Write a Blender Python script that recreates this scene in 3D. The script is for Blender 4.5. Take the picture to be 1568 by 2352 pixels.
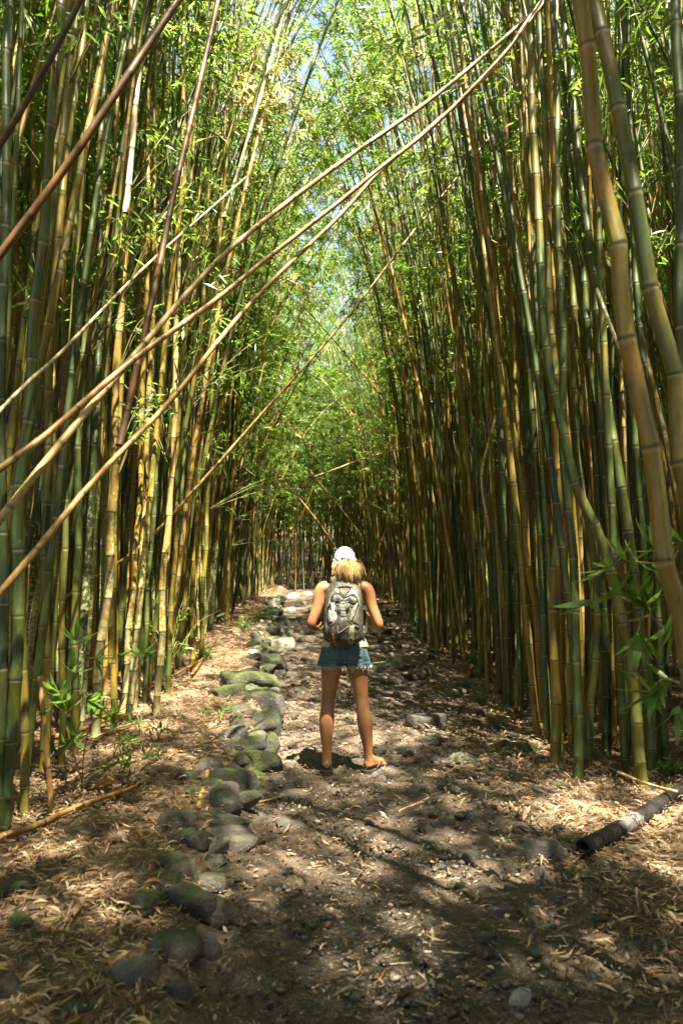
import bpy, bmesh, math, random
import numpy as np
from mathutils import Vector, Matrix
from math import radians, sin, cos, pi

rng = np.random.default_rng(11)
random.seed(11)
scene = bpy.context.scene
for o in list(bpy.data.objects):
    bpy.data.objects.remove(o)
C = scene.collection

# ------------------------------------------------------------------ camera, sky, sun, exposure
PITCH = radians(5.97)
cam_d = bpy.data.cameras.new('camera'); cam = bpy.data.objects.new('camera', cam_d); C.objects.link(cam)
cam.location = (0, 0, 1.4); cam.rotation_euler = (pi/2 + PITCH, 0, 0)
cam_d.sensor_fit = 'VERTICAL'; cam_d.sensor_height = 36; cam_d.lens = 24
cam_d.clip_start = .05; cam_d.clip_end = 1000
cam_d.dof.use_dof = True; cam_d.dof.focus_distance = 5.6; cam_d.dof.aperture_fstop = 2.6
scene.camera = cam

SUN = Vector((.18, -.37, 1.0)).normalized()          # direction towards the sun
world = bpy.data.worlds.new('World'); scene.world = world; world.use_nodes = True
wn = world.node_tree; bg = wn.nodes['Background']
sky = wn.nodes.new('ShaderNodeTexSky'); sky.sky_type = 'NISHITA'; sky.sun_disc = False
sky.sun_elevation = math.asin(SUN.z); sky.sun_rotation = math.atan2(SUN.x, SUN.y)
sky.air_density = 1.0; sky.dust_density = 1.5
wn.links.new(sky.outputs[0], bg.inputs[0]); bg.inputs[1].default_value = .055
sun_d = bpy.data.lights.new('sun', 'SUN'); sun_d.energy = 5; sun_d.angle = radians(.53); sun_d.color = (1, .965, .90)
sun = bpy.data.objects.new('sun', sun_d); C.objects.link(sun)
sun.rotation_euler = (-SUN).to_track_quat('-Z', 'Y').to_euler(); sun.location = (6, -3, 14)
scene.view_settings.view_transform = 'Standard'; scene.view_settings.look = 'None'
scene.view_settings.gamma = 1; scene.view_settings.exposure = 3.3
scene.view_settings.use_curve_mapping = False
scene.view_settings.use_white_balance = True; scene.view_settings.white_balance_temperature = 7500; scene.view_settings.white_balance_tint = 4
cy = scene.cycles
cy.max_bounces = 9; cy.diffuse_bounces = 5; cy.glossy_bounces = 2; cy.transmission_bounces = 5
cy.transparent_max_bounces = 4; cy.use_denoising = True; cy.sample_clamp_indirect = 6
cy.caustics_reflective = False; cy.caustics_refractive = False

# ------------------------------------------------------------------ maths helpers
def hsh(i, j, s):
    v = np.sin(i*127.1 + j*311.7 + s*74.7)*43758.5453
    return v - np.floor(v)
def vnoise(x, y, s=0):
    xi, yi = np.floor(x), np.floor(y); fx, fy = x-xi, y-yi
    fx = fx*fx*(3-2*fx); fy = fy*fy*(3-2*fy)
    a = hsh(xi, yi, s); b = hsh(xi+1, yi, s); c = hsh(xi, yi+1, s); d = hsh(xi+1, yi+1, s)
    return (a*(1-fx)+b*fx)*(1-fy) + (c*(1-fx)+d*fx)*fy - .5
def fbm(x, y, s=0, n=3):
    r = 0; a = 1; f = 1
    for k in range(n):
        r = r + a*vnoise(x*f, y*f, s+k*13); a *= .5; f *= 2.03
    return r
def sst(a, b, x):
    t = np.clip((x-a)/(b-a), 0, 1); return t*t*(3-2*t)
EY = [-10, 2, 2.4, 3.4, 4.8, 7, 10, 15, 20.7, 30, 60]; EX = [-.4, -.42, -.46, -.6, -.62, -.7, -1.1, -1.45, -1.9, -2.5, -3]
LY = [-10, 3.4, 5.2, 6.4, 9.5, 15, 22, 32, 60]; LX = [-1.9, -1.72, -1.95, -1.8, -2.05, -2.55, -2.75, -3.1, -3]
RY = [-10, 3.5, 4.7, 5.3, 7.2, 12.3, 18, 26, 32, 60]; RX = [2.0, 2.2, 2.05, 1.6, 1.75, 1.5, 1.65, 1.6, -.6, -.6]
def xe(y): return np.interp(y, EY, EX)
def xL(y): return np.interp(y, LY, LX)
def xR(y): return np.interp(y, RY, RX)
def gz(x, y):
    x = np.asarray(x, float); y = np.asarray(y, float)
    up = np.where(y < 7, 0, .045*(y-7)); up = np.where((y > 5) & (y < 9), .045*(y-5)**2/8, up); up = np.minimum(up, 1.25)
    e = xe(y)
    wob = .12*vnoise(y*2.1, y*0+3.3, 5)
    amp = np.interp(y, [2, 3, 5, 9, 20], [.06, .09, .17, .22, .2])
    bank = amp*sst(.10, -.16, x-e-wob) + .03*np.clip(e-x, 0, 4)
    right = .05*np.clip(x-1.4, 0, 5)
    far = .03*np.clip(np.abs(x)-6, 0, 40)+.22*np.clip(y-37, 0, 45)+.16*np.clip(np.abs(x)-13, 0, 60)
    n = .10*fbm(x*.7, y*.7, 1, 2) + .035*fbm(x*3.1, y*3.1, 7, 3)
    return up + bank + right + far + n*sst(60, 30, y)*.9
def ray(u, v):
    a, b = (u-784)/1568, -(v-1176)/1568
    return Vector((a, cos(PITCH)-b*sin(PITCH), sin(PITCH)+b*cos(PITCH)))
CAM = Vector((0, 0, 1.4))
def at(u, v, Y):
    d = ray(u, v); return CAM + d*(Y/d.y)
def ground(u, v):
    d = ray(u, v); t = .5; st = .02
    while t < 60:
        p = CAM + d*t
        if p.z < float(gz(p.x, p.y)): break
        t += st; st = min(.1, st*1.02)
    return CAM + d*t
def gv(x, y, dz=0): return Vector((x, y, float(gz(x, y))+dz))

# ------------------------------------------------------------------ mesh helpers
def mesh_np(name, V, F, mats=(), mi=None, smooth=False, attrs=None):
    """V (n,3); F int array (m,3) or (m,4)"""
    V = np.asarray(V, np.float32).reshape(-1, 3); F = np.asarray(F, np.int32); k = F.shape[1]
    me = bpy.data.meshes.new(name)
    me.vertices.add(len(V)); me.vertices.foreach_set('co', V.ravel())
    me.loops.add(F.size); me.loops.foreach_set('vertex_index', F.ravel())
    me.polygons.add(len(F)); me.polygons.foreach_set('loop_start', np.arange(0, F.size, k, dtype=np.int32))
    if smooth: me.polygons.foreach_set('use_smooth', np.ones(len(F), bool))
    for m in mats: me.materials.append(m)
    if mi is not None: me.polygons.foreach_set('material_index', np.asarray(mi, np.int32))
    for an, av in (attrs or {}).items():
        at_ = me.attributes.new(an, 'FLOAT', 'POINT'); at_.data.foreach_set('value', np.asarray(av, np.float32))
    me.update(calc_edges=True)
    return me
def link(name, me, parent=None, loc=None):
    o = bpy.data.objects.new(name, me); C.objects.link(o)
    if parent is not None: o.parent = parent
    if loc is not None: o.location = loc
    return o
def thing(name, label, cat, loc=(0, 0, 0), group=None):
    o = bpy.data.objects.new(name, None); C.objects.link(o); o.location = loc; o.empty_display_size = .1
    return tag(o, label, cat, group)
def tag(o, label, cat, group=None, kind=None):
    o['label'] = label
    if cat: o['category'] = cat
    if group: o['group'] = group
    if kind: o['kind'] = kind
    return o
def frames(P):
    T = np.gradient(P, axis=0); T /= np.linalg.norm(T, axis=1)[:, None]+1e-9
    ref = np.array([0, 1., 0]) if abs(T[:, 1]).mean() < .8 else np.array([1., 0, 0])
    N = np.cross(T, ref); N /= np.linalg.norm(N, axis=1)[:, None]+1e-9
    return T, N, np.cross(T, N)
def tube(P, R, sides=8, cap=True, flat=1.0):
    P = np.asarray(P, float); R = np.broadcast_to(np.asarray(R, float), (len(P),))
    T, N, B = frames(P)
    a = np.arange(sides)*2*pi/sides
    V = P[:, None, :] + (np.cos(a)[None, :, None]*N[:, None, :] + flat*np.sin(a)[None, :, None]*B[:, None, :])*R[:, None, None]
    n = len(P); i = np.arange(n-1)[:, None]*sides; j = np.arange(sides)[None, :]; j2 = (j+1) % sides
    F = np.stack([i+j, i+j2, i+sides+j2, i+sides+j], -1).reshape(-1, 4)
    V = V.reshape(-1, 3)
    if cap:
        c0, c1 = len(V), len(V)+1
        V = np.vstack([V, P[0], P[-1]])
        k = np.arange(sides); k2 = (k+1) % sides; b = (n-1)*sides
        F = np.vstack([F, np.stack([k2, k, k*0+c0, k*0+c0], -1), np.stack([b+k, b+k2, k*0+c1, k*0+c1], -1)])
    return V, F
def fixq(F):
    """quads whose last two indices are equal -> keep as triangles through bmesh-free splitting"""
    F = np.asarray(F); t = F[:, 2] == F[:, 3]
    q = F[~t]
    return np.vstack([F[t][:, :3], q[:, [0, 1, 2]], q[:, [0, 2, 3]]])
def join(parts):
    Vs, Fs, n = [], [], 0
    for V, F in parts:
        Vs.append(V); Fs.append(np.asarray(F)+n); n += len(V)
    return np.vstack(Vs), np.vstack(Fs)
def tube_obj(name, P, R, mat, parent=None, sides=8, loc=None, smooth=True, flat=1.0):
    V, F = tube(P, R, sides, flat=flat); F = fixq(F)
    return link(name, mesh_np(name, V, F, [mat], smooth=smooth), parent, loc)
def smooth_path(pts, n):
    """Catmull-Rom through pts"""
    P = np.array([list(p) for p in pts], float)
    if len(P) == 2:
        t = np.linspace(0, 1, n)[:, None]; return P[0]*(1-t)+P[1]*t
    Q = np.vstack([2*P[0]-P[1], P, 2*P[-1]-P[-2]]); out = []
    seg = len(P)-1
    for t in np.linspace(0, seg-1e-6, n):
        k = int(t); f = t-k; a, b, c, d = Q[k:k+4]
        out.append(.5*((2*b)+(-a+c)*f+(2*a-5*b+4*c-d)*f*f+(-a+3*b-3*c+d)*f**3))
    return np.array(out)
def resample(P, step_fn, L=None):
    """points along polyline P at arc positions step_fn (array)"""
    d = np.r_[0, np.cumsum(np.linalg.norm(np.diff(P, axis=0), axis=1))]
    return np.stack([np.interp(step_fn, d, P[:, k]) for k in range(3)], 1), d[-1]

# ------------------------------------------------------------------ material helpers
def new_mat(name):
    m = bpy.data.materials.new(name); m.use_nodes = True; nt = m.node_tree
    return m, nt, nt.nodes['Principled BSDF']
def nd(nt, t, **kw):
    n = nt.nodes.new(t)
    for k, v in kw.items():
        if k.startswith('i_'): n.inputs[k[2:].replace('_', ' ')].default_value = v
        else: setattr(n, k, v)
    return n
def ramp(nt, fac, stops, interp='LINEAR'):
    r = nt.nodes.new('ShaderNodeValToRGB'); r.color_ramp.interpolation = interp
    el = r.color_ramp.elements
    while len(el) < len(stops): el.new(.5)
    for e, (p, c) in zip(el, stops): e.position = p; e.color = (*c, 1) if len(c) == 3 else c
    nt.links.new(fac, r.inputs[0]); return r.outputs[0]
def math_(nt, op, a, b=0, c=None):
    n = nt.nodes.new('ShaderNodeMath'); n.operation = op
    for k, v in enumerate((a, b) if c is None else (a, b, c)):
        if isinstance(v, (int, float)): n.inputs[k].default_value = v
        else: nt.links.new(v, n.inputs[k])
    return n.outputs[0]
def mixc(nt, f, a, b, mode='MIX'):
    n = nt.nodes.new('ShaderNodeMix'); n.data_type = 'RGBA'; n.blend_type = mode
    for k, v in ((0, f), (6, a), (7, b)):
        if isinstance(v, (int, float)): n.inputs[k].default_value = v
        elif isinstance(v, tuple): n.inputs[k].default_value = (*v, 1)
        else: nt.links.new(v, n.inputs[k])
    return n.outputs[2]
def noise_(nt, vec, scale, detail=3, rough=.55):
    n = nt.nodes.new('ShaderNodeTexNoise'); n.inputs['Scale'].default_value = scale
    n.inputs['Detail'].default_value = detail; n.inputs['Roughness'].default_value = rough
    if vec is not None: nt.links.new(vec, n.inputs['Vector'])
    return n.outputs[0]
def bump_(nt, h, strength, dist, bsdf):
    b = nt.nodes.new('ShaderNodeBump'); b.inputs['Strength'].default_value = strength; b.inputs['Distance'].default_value = dist
    nt.links.new(h, b.inputs['Height']); nt.links.new(b.outputs[0], bsdf.inputs['Normal'])
def mapping_(nt, vec, scale):
    m = nt.nodes.new('ShaderNodeMapping'); m.inputs['Scale'].default_value = scale; nt.links.new(vec, m.inputs[0]); return m.outputs[0]

def culm_material(name, mode):
    m, nt, b = new_mat(name)
    tc = nd(nt, 'ShaderNodeTexCoord'); oi = nd(nt, 'ShaderNodeObjectInfo')
    if mode == 'color':
        sp = nd(nt, 'ShaderNodeSeparateColor'); nt.links.new(oi.outputs['Color'], sp.inputs[0])
        tone = sp.outputs[0]; rnd = sp.outputs[1]; lich = sp.outputs[2]
    else:
        tone = oi.outputs['Random']; rnd = math_(nt, 'FRACT', math_(nt, 'MULTIPLY', tone, 17.31)); lich = math_(nt, 'FRACT', math_(nt, 'MULTIPLY', tone, 5.77))
        tone = math_(nt, 'MULTIPLY', tone, .85)
    add = nd(nt, 'ShaderNodeVectorMath', operation='ADD'); nt.links.new(tc.outputs['Object'], add.inputs[0])
    sc = math_(nt, 'MULTIPLY', rnd, 37.0); cb = nd(nt, 'ShaderNodeCombineXYZ')
    nt.links.new(sc, cb.inputs[0]); nt.links.new(sc, cb.inputs[2]); nt.links.new(cb.outputs[0], add.inputs[1])
    vec = add.outputs[0]
    streak = noise_(nt, mapping_(nt, vec, (34, 34, 2.2)), 1, 3)
    blotch = noise_(nt, mapping_(nt, vec, (9, 9, 2.6)), 1, 4, .6)
    big = noise_(nt, mapping_(nt, vec, (1.2, 1.2, .5)), 1, 1)
    iv = nd(nt, 'ShaderNodeAttribute', attribute_name='iv').outputs['Fac']
    fr = math_(nt, 'FRACT', iv)
    f = math_(nt, 'ADD', tone, math_(nt, 'MULTIPLY', math_(nt, 'SUBTRACT', blotch, .5), .95))
    f = math_(nt, 'ADD', f, math_(nt, 'MULTIPLY', math_(nt, 'SUBTRACT', streak, .5), .3))
    f = math_(nt, 'ADD', f, math_(nt, 'MULTIPLY', math_(nt, 'SUBTRACT', big, .5), .5))
    f = math_(nt, 'ADD', f, math_(nt, 'MULTIPLY', fr, .08))
    col = ramp(nt, f, [(.0, (.015, .026, .006)), (.22, (.032, .052, .009)), (.38, (.07, .082, .012)), (.50, (.155, .118, .017)),
                       (.66, (.245, .142, .022)), (.84, (.28, .195, .062)), (1, (.38, .29, .14))])
    # dark smudges
    col = mixc(nt, math_(nt, 'MULTIPLY', ramp(nt, blotch, [(.54, (0, 0, 0)), (.66, (1, 1, 1))]), .72), col, (.035, .04, .012))
    sc2 = noise_(nt, mapping_(nt, vec, (60, 60, 26)), 1, 4, .75)
    col = mixc(nt, math_(nt, 'MULTIPLY', ramp(nt, sc2, [(.60, (0, 0, 0)), (.66, (1, 1, 1))]), .55), col, (.03, .026, .012))
    col = mixc(nt, math_(nt, 'MULTIPLY', ramp(nt, sc2, [(.30, (1, 1, 1)), (.37, (0, 0, 0))]), .4), col, (.36, .33, .2))
    # lichen towards the foot of some culms
    gpos = nd(nt, 'ShaderNodeNewGeometry'); sx = nd(nt, 'ShaderNodeSeparateXYZ'); nt.links.new(tc.outputs['Object'], sx.inputs[0])
    hfade = nd(nt, 'ShaderNodeMapRange'); nt.links.new(sx.outputs[2], hfade.inputs[0])
    hfade.inputs[1].default_value = 0; hfade.inputs[2].default_value = 2.2; hfade.inputs[3].default_value = .75; hfade.inputs[4].default_value = 0
    spk = noise_(nt, vec, 26, 5, .7)
    lf = math_(nt, 'GREATER_THAN', math_(nt, 'ADD', spk, math_(nt, 'MULTIPLY', hfade.outputs[0], .28)), .62)
    lf = math_(nt, 'MULTIPLY', lf, math_(nt, 'MULTIPLY', math_(nt, 'GREATER_THAN', lich, .5), .7))
    col = mixc(nt, lf, col, (.38, .38, .20))
    # node rings: dark scar with pale waxy band under it
    dark = ramp(nt, fr, [(0, (1, 1, 1)), (.035, (0, 0, 0)), (.985, (0, 0, 0)), (.995, (1, 1, 1))])
    pale = ramp(nt, fr, [(.0, (0, 0, 0)), (.93, (0, 0, 0)), (.965, (1, 1, 1)), (.985, (0, 0, 0))])
    col = mixc(nt, math_(nt, 'MULTIPLY', pale, .45), col, (.40, .38, .27))
    col = mixc(nt, math_(nt, 'MULTIPLY', dark, .85), col, (.03, .026, .012))
    nt.links.new(col, b.inputs['Base Color'])
    rr = nd(nt, 'ShaderNodeMapRange'); nt.links.new(blotch, rr.inputs[0]); rr.inputs[3].default_value = .28; rr.inputs[4].default_value = .6
    nt.links.new(rr.outputs[0], b.inputs['Roughness'])
    bump_(nt, streak, .25, .003, b)
    return m
M_culm = culm_material('bamboo_culm', 'color'); M_culm_i = culm_material('bamboo_culm_far', 'random')

def pole_material():
    m, nt, b = new_mat('dead_bamboo')
    tc = nd(nt, 'ShaderNodeTexCoord'); oi = nd(nt, 'ShaderNodeObjectInfo')
    sp = nd(nt, 'ShaderNodeSeparateColor'); nt.links.new(oi.outputs['Color'], sp.inputs[0])
    al = nd(nt, 'ShaderNodeAttribute', attribute_name='iv').outputs['Fac']
    cb = nd(nt, 'ShaderNodeCombineXYZ'); nt.links.new(al, cb.inputs[0])
    n1 = noise_(nt, tc.outputs['Object'], 9, 4, .6); n2 = noise_(nt, cb.outputs[0], .9, 2); n3 = noise_(nt, tc.outputs['Object'], 60, 3)
    f = math_(nt, 'ADD', sp.outputs[0], math_(nt, 'MULTIPLY', math_(nt, 'SUBTRACT', n1, .5), .5))
    f = math_(nt, 'ADD', f, math_(nt, 'MULTIPLY', math_(nt, 'SUBTRACT', n2, .5), .5))
    col = ramp(nt, f, [(0, (.03, .022, .012)), (.2, (.15, .062, .013)), (.4, (.27, .13, .03)), (.6, (.38, .23, .07)), (.8, (.46, .36, .2)), (1, (.55, .48, .36))])
    fr = math_(nt, 'FRACT', al)
    dark = ramp(nt, fr, [(0, (1, 1, 1)), (.045, (0, 0, 0)), (.965, (0, 0, 0)), (1, (1, 1, 1))])
    n4 = noise_(nt, mapping_(nt, tc.outputs['Object'], (40, 40, 12)), 1, 4, .7)
    col = mixc(nt, math_(nt, 'MULTIPLY', ramp(nt, n4, [(.5, (0, 0, 0)), (.62, (1, 1, 1))]), .6), col, (.07, .05, .03))
    col = mixc(nt, math_(nt, 'MULTIPLY', dark, .85), col, (.03, .02, .012))
    nt.links.new(col, b.inputs['Base Color']); b.inputs['Roughness'].default_value = .5
    bump_(nt, n3, .2, .002, b)
    return m
M_pole = pole_material()

def leaf_material(name, stops, trans=(.40, .62, .08), tf=.5, rough=.36, gloss=.6):
    m, nt, b = new_mat(name)
    g = nd(nt, 'ShaderNodeNewGeometry'); oi = nd(nt, 'ShaderNodeObjectInfo')
    r = math_(nt, 'FRACT', math_(nt, 'ADD', g.outputs['Random Per Island'], math_(nt, 'MULTIPLY', oi.outputs['Random'], .35)))
    col = ramp(nt, r, stops)
    nt.links.new(col, b.inputs['Base Color']); b.inputs['Roughness'].default_value = rough
    b.inputs['Specular IOR Level'].default_value = gloss
    t = nd(nt, 'ShaderNodeBsdfTranslucent'); tcol = mixc(nt, .55, col, trans, 'MIX')
    nt.links.new(tcol, t.inputs[0])
    mx = nd(nt, 'ShaderNodeMixShader'); mx.inputs[0].default_value = tf
    nt.links.new(b.outputs[0], mx.inputs[1]); nt.links.new(t.outputs[0], mx.inputs[2])
    nt.links.new(mx.outputs[0], nt.nodes['Material Output'].inputs[0])
    return m
G = [(0, (.028, .075, .014)), (.3, (.052, .12, .018)), (.6, (.085, .165, .024)), (.85, (.135, .20, .034)), (.96, (.25, .22, .06)), (1, (.40, .26, .10))]
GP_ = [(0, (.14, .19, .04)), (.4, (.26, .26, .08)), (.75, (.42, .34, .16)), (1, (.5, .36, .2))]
M_leaf = leaf_material('bamboo_leaf', G)
M_leafp = leaf_material('painted_sunlit_leaf', GP_, trans=(.6, .55, .2), tf=.5)  # pale leaf colour paints in the sunlight on high canopy clumps
M_leafy = leaf_material('fresh_bamboo_leaf', [(0, (.03, .09, .02)), (.5, (.05, .13, .025)), (.9, (.09, .17, .03)), (1, (.17, .19, .04))], tf=.4)
M_litter = leaf_material('dry_leaf', [(0, (.05, .03, .015)), (.25, (.11, .065, .032)), (.5, (.22, .135, .07)), (.75, (.33, .22, .13)), (.93, (.44, .32, .22)), (.955, (.38, .13, .03)), (.98, (.09, .13, .04)), (1, (.5, .4, .26))],
                         trans=(.4, .26, .12), tf=.18, rough=.65, gloss=.3)
M_twig = new_mat('twig')[0]; M_twig.node_tree.nodes['Principled BSDF'].inputs['Base Color'].default_value = (.16, .14, .04, 1)

# ------------------------------------------------------------------ leaves
def leaves(P, D, L, W):
    """folded lance-shaped leaves: P base, D unit direction, L length, W width"""
    n = len(P); r = rng.normal(size=(n, 3)); r[:, 2] *= .5
    S = np.cross(D, r+np.array([0, 0, 1.2])); S /= np.linalg.norm(S, axis=1)[:, None]+1e-9
    U = np.cross(S, D)
    L = L[:, None]; W = W[:, None]
    sag = np.array([0, 0, -1.])*L*.12
    base = P; tip = P+D*L+sag
    mid = P+D*L*.42
    V = np.stack([base, mid+S*W*.5+U*W*.18, tip, mid-S*W*.5+U*W*.18], 1).reshape(-1, 3)
    i = np.arange(n)[:, None]*4
    F = np.concatenate([i+np.array([[0, 1, 2]]), i+np.array([[0, 2, 3]])], 1).reshape(-1, 3)
    return V, F
def crown_geo(P, R0, s0, nb, cl, lpc, spread=1.25, lsz=1.0, dens_pow=1.0):
    """leafy branches along polyline P (n,3); returns leaf V,F and branch V,F"""
    d = np.r_[0, np.cumsum(np.linalg.norm(np.diff(P, axis=0), axis=1))]; H = d[-1]
    s = s0+(1-s0)*rng.random(nb)**dens_pow
    B = np.stack([np.interp(s*H, d, P[:, k]) for k in range(3)], 1)
    az = rng.random(nb)*2*pi; el = rng.uniform(.1, .9, nb)
    Dr = np.stack([np.cos(az)*np.cos(el), np.sin(az)*np.cos(el), np.sin(el)], 1)
    Lb = spread*(.45+.75*rng.random(nb))*(1.15-.6*(s-s0)/(1-s0+1e-6))
    t = (.25+.75*(np.arange(cl)+rng.random((nb, cl)))/cl)
    Pc = B[:, None]+Dr[:, None]*(Lb[:, None]*t)[..., None] + np.array([0, 0, -1.])*(Lb[:, None]*.55*t*t)[..., None]
    Pc = Pc+rng.normal(size=Pc.shape)*.09*t[..., None]
    Pc = Pc.reshape(-1, 3); Dc = np.repeat(Dr, cl, 0)
    PL = np.repeat(Pc, lpc, 0); DL = np.repeat(Dc, lpc, 0)*np.array([.7, .7, .2])+rng.normal(size=(len(PL), 3))*np.array([.6, .6, .35])+np.array([0, 0, -.5])
    DL /= np.linalg.norm(DL, axis=1)[:, None]
    PL = PL+rng.normal(size=PL.shape)*.03
    L = rng.uniform(.09, .19, len(PL))*lsz
    lv, lf = leaves(PL, DL, L, L*rng.uniform(.13, .19, len(PL)))
    # branch ribbons
    e = B+Dr*Lb[:, None]+np.array([0, 0, -1.])*(Lb*.55)[:, None]; mdl = B+Dr*Lb[:, None]*.5+np.array([0, 0, -1.])*(Lb*.14)[:, None]
    w = np.array([0, 0, .006]); sd = np.cross(Dr, [0, 0, 1.]); sd /= np.linalg.norm(sd, axis=1)[:, None]; sd *= .004
    bv = np.stack([B-w, B+w+sd, mdl-w*.6, mdl+w*.6+sd, e], 1).reshape(-1, 3)
    i = np.arange(nb)[:, None]*5
    bf = np.concatenate([i+np.array([[0, 1, 3]]), i+np.array([[0, 3, 2]]), i+np.array([[2, 3, 4]])], 1).reshape(-1, 3)
    return lv, lf, bv, bf
def crown_mesh(name, *a, mat=None, **k):
    lv, lf, bv, bf = crown_geo(*a, **k)
    V, F = join([(lv, lf), (bv, bf)])
    return mesh_np(name, V, F, [mat or M_leaf, M_twig], mi=np.r_[np.zeros(len(lf)), np.ones(len(bf))])
def culm_geo(P, r0, r1, inter=.33, sides=8, detail=True, seed=0):
    """culm tube with swollen nodes; returns V, F (tris), iv attribute"""
    d = np.r_[0, np.cumsum(np.linalg.norm(np.diff(P, axis=0), axis=1))]; H = d[-1]
    rr = random.Random(seed); nodes = [0.0]; k = 0
    while nodes[-1] < H:
        k += 1; nodes.append(nodes[-1]+inter*(min(1, .45+.16*k))*rr.uniform(.9, 1.1))
    S, RR, IV = [], [], []
    fr = ((0, 1.13), (.035, 1.0), (.5, .985), (.955, 1.0), (.985, 1.08)) if detail else ((0, 1.06), (.06, 1.0), (.95, 1.0))
    for i in range(len(nodes)-1):
        for f, m in fr:
            s = nodes[i]+(nodes[i+1]-nodes[i])*f
            if s > H: break
            S.append(s); RR.append((r0+(r1-r0)*(s/H)**1.1)*m); IV.append(i+f)
    Q, _ = resample(P, np.array(S))
    V, F = tube(Q, RR, sides)
    IV = np.array(IV); iv = np.r_[np.repeat(IV, sides), IV[0], IV[-1]]
    return V, fixq(F), iv
def culm_mesh(name, P, r0, r1, mat, **k):
    V, F, iv = culm_geo(P, r0, r1, **k)
    return mesh_np(name, V, F, [mat], smooth=True, attrs={'iv': iv})

# ------------------------------------------------------------------ ground
def ground_sheet():
    def axis(a, b, dense0, dense1, st, grow):
        xs = list(np.arange(dense0, dense1, st)); s = st; x = xs[-1]
        while x < b: s *= grow; x += s; xs.append(x)
        s = st; x = xs[0]; left = []
        while x > a: s *= grow; x -= s; left.append(x)
        return np.array(left[::-1]+xs)
    xs = axis(-260, 260, -2.6, 3.2, .022, 1.13)
    ys = axis(-60, 420, 1.9, 9.0, .024, 1.035)
    X, Y = np.meshgrid(xs, ys)
    Z = gz(X, Y)
    e = X-xe(Y); onp = sst(-.1, .15, e)*sst(1.9, 1.2, X)
    near = sst(40, 12, Y)*sst(8, 4, np.abs(X))
    Z = Z+near*((.018+.010*onp)*fbm(X*9, Y*9, 31, 3)+.010*fbm(X*27, Y*27, 51, 2)*(.4+onp))
    V = np.stack([X, Y, Z], -1).reshape(-1, 3)
    nx = len(xs); ny = len(ys); i = np.arange(ny-1)[:, None]*nx; j = np.arange(nx-1)[None]
    F = np.stack([i+j, i+j+1, i+nx+j+1, i+nx+j], -1).reshape(-1, 4)
    m, nt, b = new_mat('forest_floor')
    tc = nd(nt, 'ShaderNodeTexCoord'); v = tc.outputs['Object']
    pa = nd(nt, 'ShaderNodeAttribute', attribute_name='path').outputs['Fac']; mo = nd(nt, 'ShaderNodeAttribute', attribute_name='moss').outputs['Fac']
    wet = nd(nt, 'ShaderNodeAttribute', attribute_name='wet').outputs['Fac']
    n1 = noise_(nt, v, 2.2, 5, .6); n2 = noise_(nt, v, 28, 5, .7); n3 = noise_(nt, v, 110, 3, .7)
    vo = nd(nt, 'ShaderNodeTexVoronoi'); vo.inputs['Scale'].default_value = 55; nt.links.new(v, vo.inputs['Vector'])
    vo2 = nd(nt, 'ShaderNodeTexVoronoi'); vo2.inputs['Scale'].default_value = 130; nt.links.new(v, vo2.inputs['Vector'])
    dirt = ramp(nt, n2, [(.25, (.028, .018, .012)), (.5, (.068, .044, .027)), (.75, (.135, .09, .055))])
    grav = ramp(nt, vo.outputs['Color'], [(.1, (.028, .02, .014)), (.6, (.085, .058, .038)), (1, (.21, .155, .105))])
    dirt = mixc(nt, ramp(nt, n1, [(.35, (.0, 0, 0)), (.62, (.8, .8, .8))]), dirt, grav)
    dirt = mixc(nt, math_(nt, 'MULTIPLY', wet, .75), dirt, (.028, .022, .016))
    lit = ramp(nt, n2, [(.2, (.04, .025, .014)), (.5, (.12, .075, .04)), (.8, (.25, .16, .09))])
    col = mixc(nt, pa, lit, dirt)
    moss = ramp(nt, n3, [(.2, (.03, .05, .01)), (.8, (.13, .16, .03))])
    col = mixc(nt, mo, col, moss)
    nt.links.new(col, b.inputs['Base Color'])
    rg = nd(nt, 'ShaderNodeMapRange'); nt.links.new(wet, rg.inputs[0]); rg.inputs[3].default_value = .85; rg.inputs[4].default_value = .42
    nt.links.new(rg.outputs[0], b.inputs['Roughness'])
    hh = math_(nt, 'ADD', math_(nt, 'MULTIPLY', n2, .6), math_(nt, 'MULTIPLY', vo.outputs['Distance'], -.9)); hh = math_(nt, 'ADD', hh, math_(nt, 'MULTIPLY', vo2.outputs['Distance'], -.4))
    bump_(nt, hh, .8, .012, b)
    ex = X-xe(Y)
    path = sst(-.12, .06, ex+.25*fbm(X*4, Y*4, 3, 2))*sst(1.75, .9, X-.02*Y+.5*fbm(X*2, Y*2, 9, 2))
    mossa = np.exp(-((ex-.0)/.085)**2)*sst(-.25, .15, fbm(X*3, Y*3, 77, 3))*sst(30, 12, Y)*sst(3.2, 4.4, Y)
    weta = np.exp(-((X-.1)/.75)**2)*sst(7.0, 3.8, Y)*sst(-.35, .25, fbm(X*2.2, Y*1.6, 41, 3))
    me = mesh_np('forest_ground', V, F, [m], smooth=True, attrs={'path': path.ravel(), 'moss': mossa.ravel()*.9, 'wet': weta.ravel()})
    o = link('ground', me); tag(o, 'brown dirt trail and leaf strewn forest floor', None, kind='structure')
ground_sheet()
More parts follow.
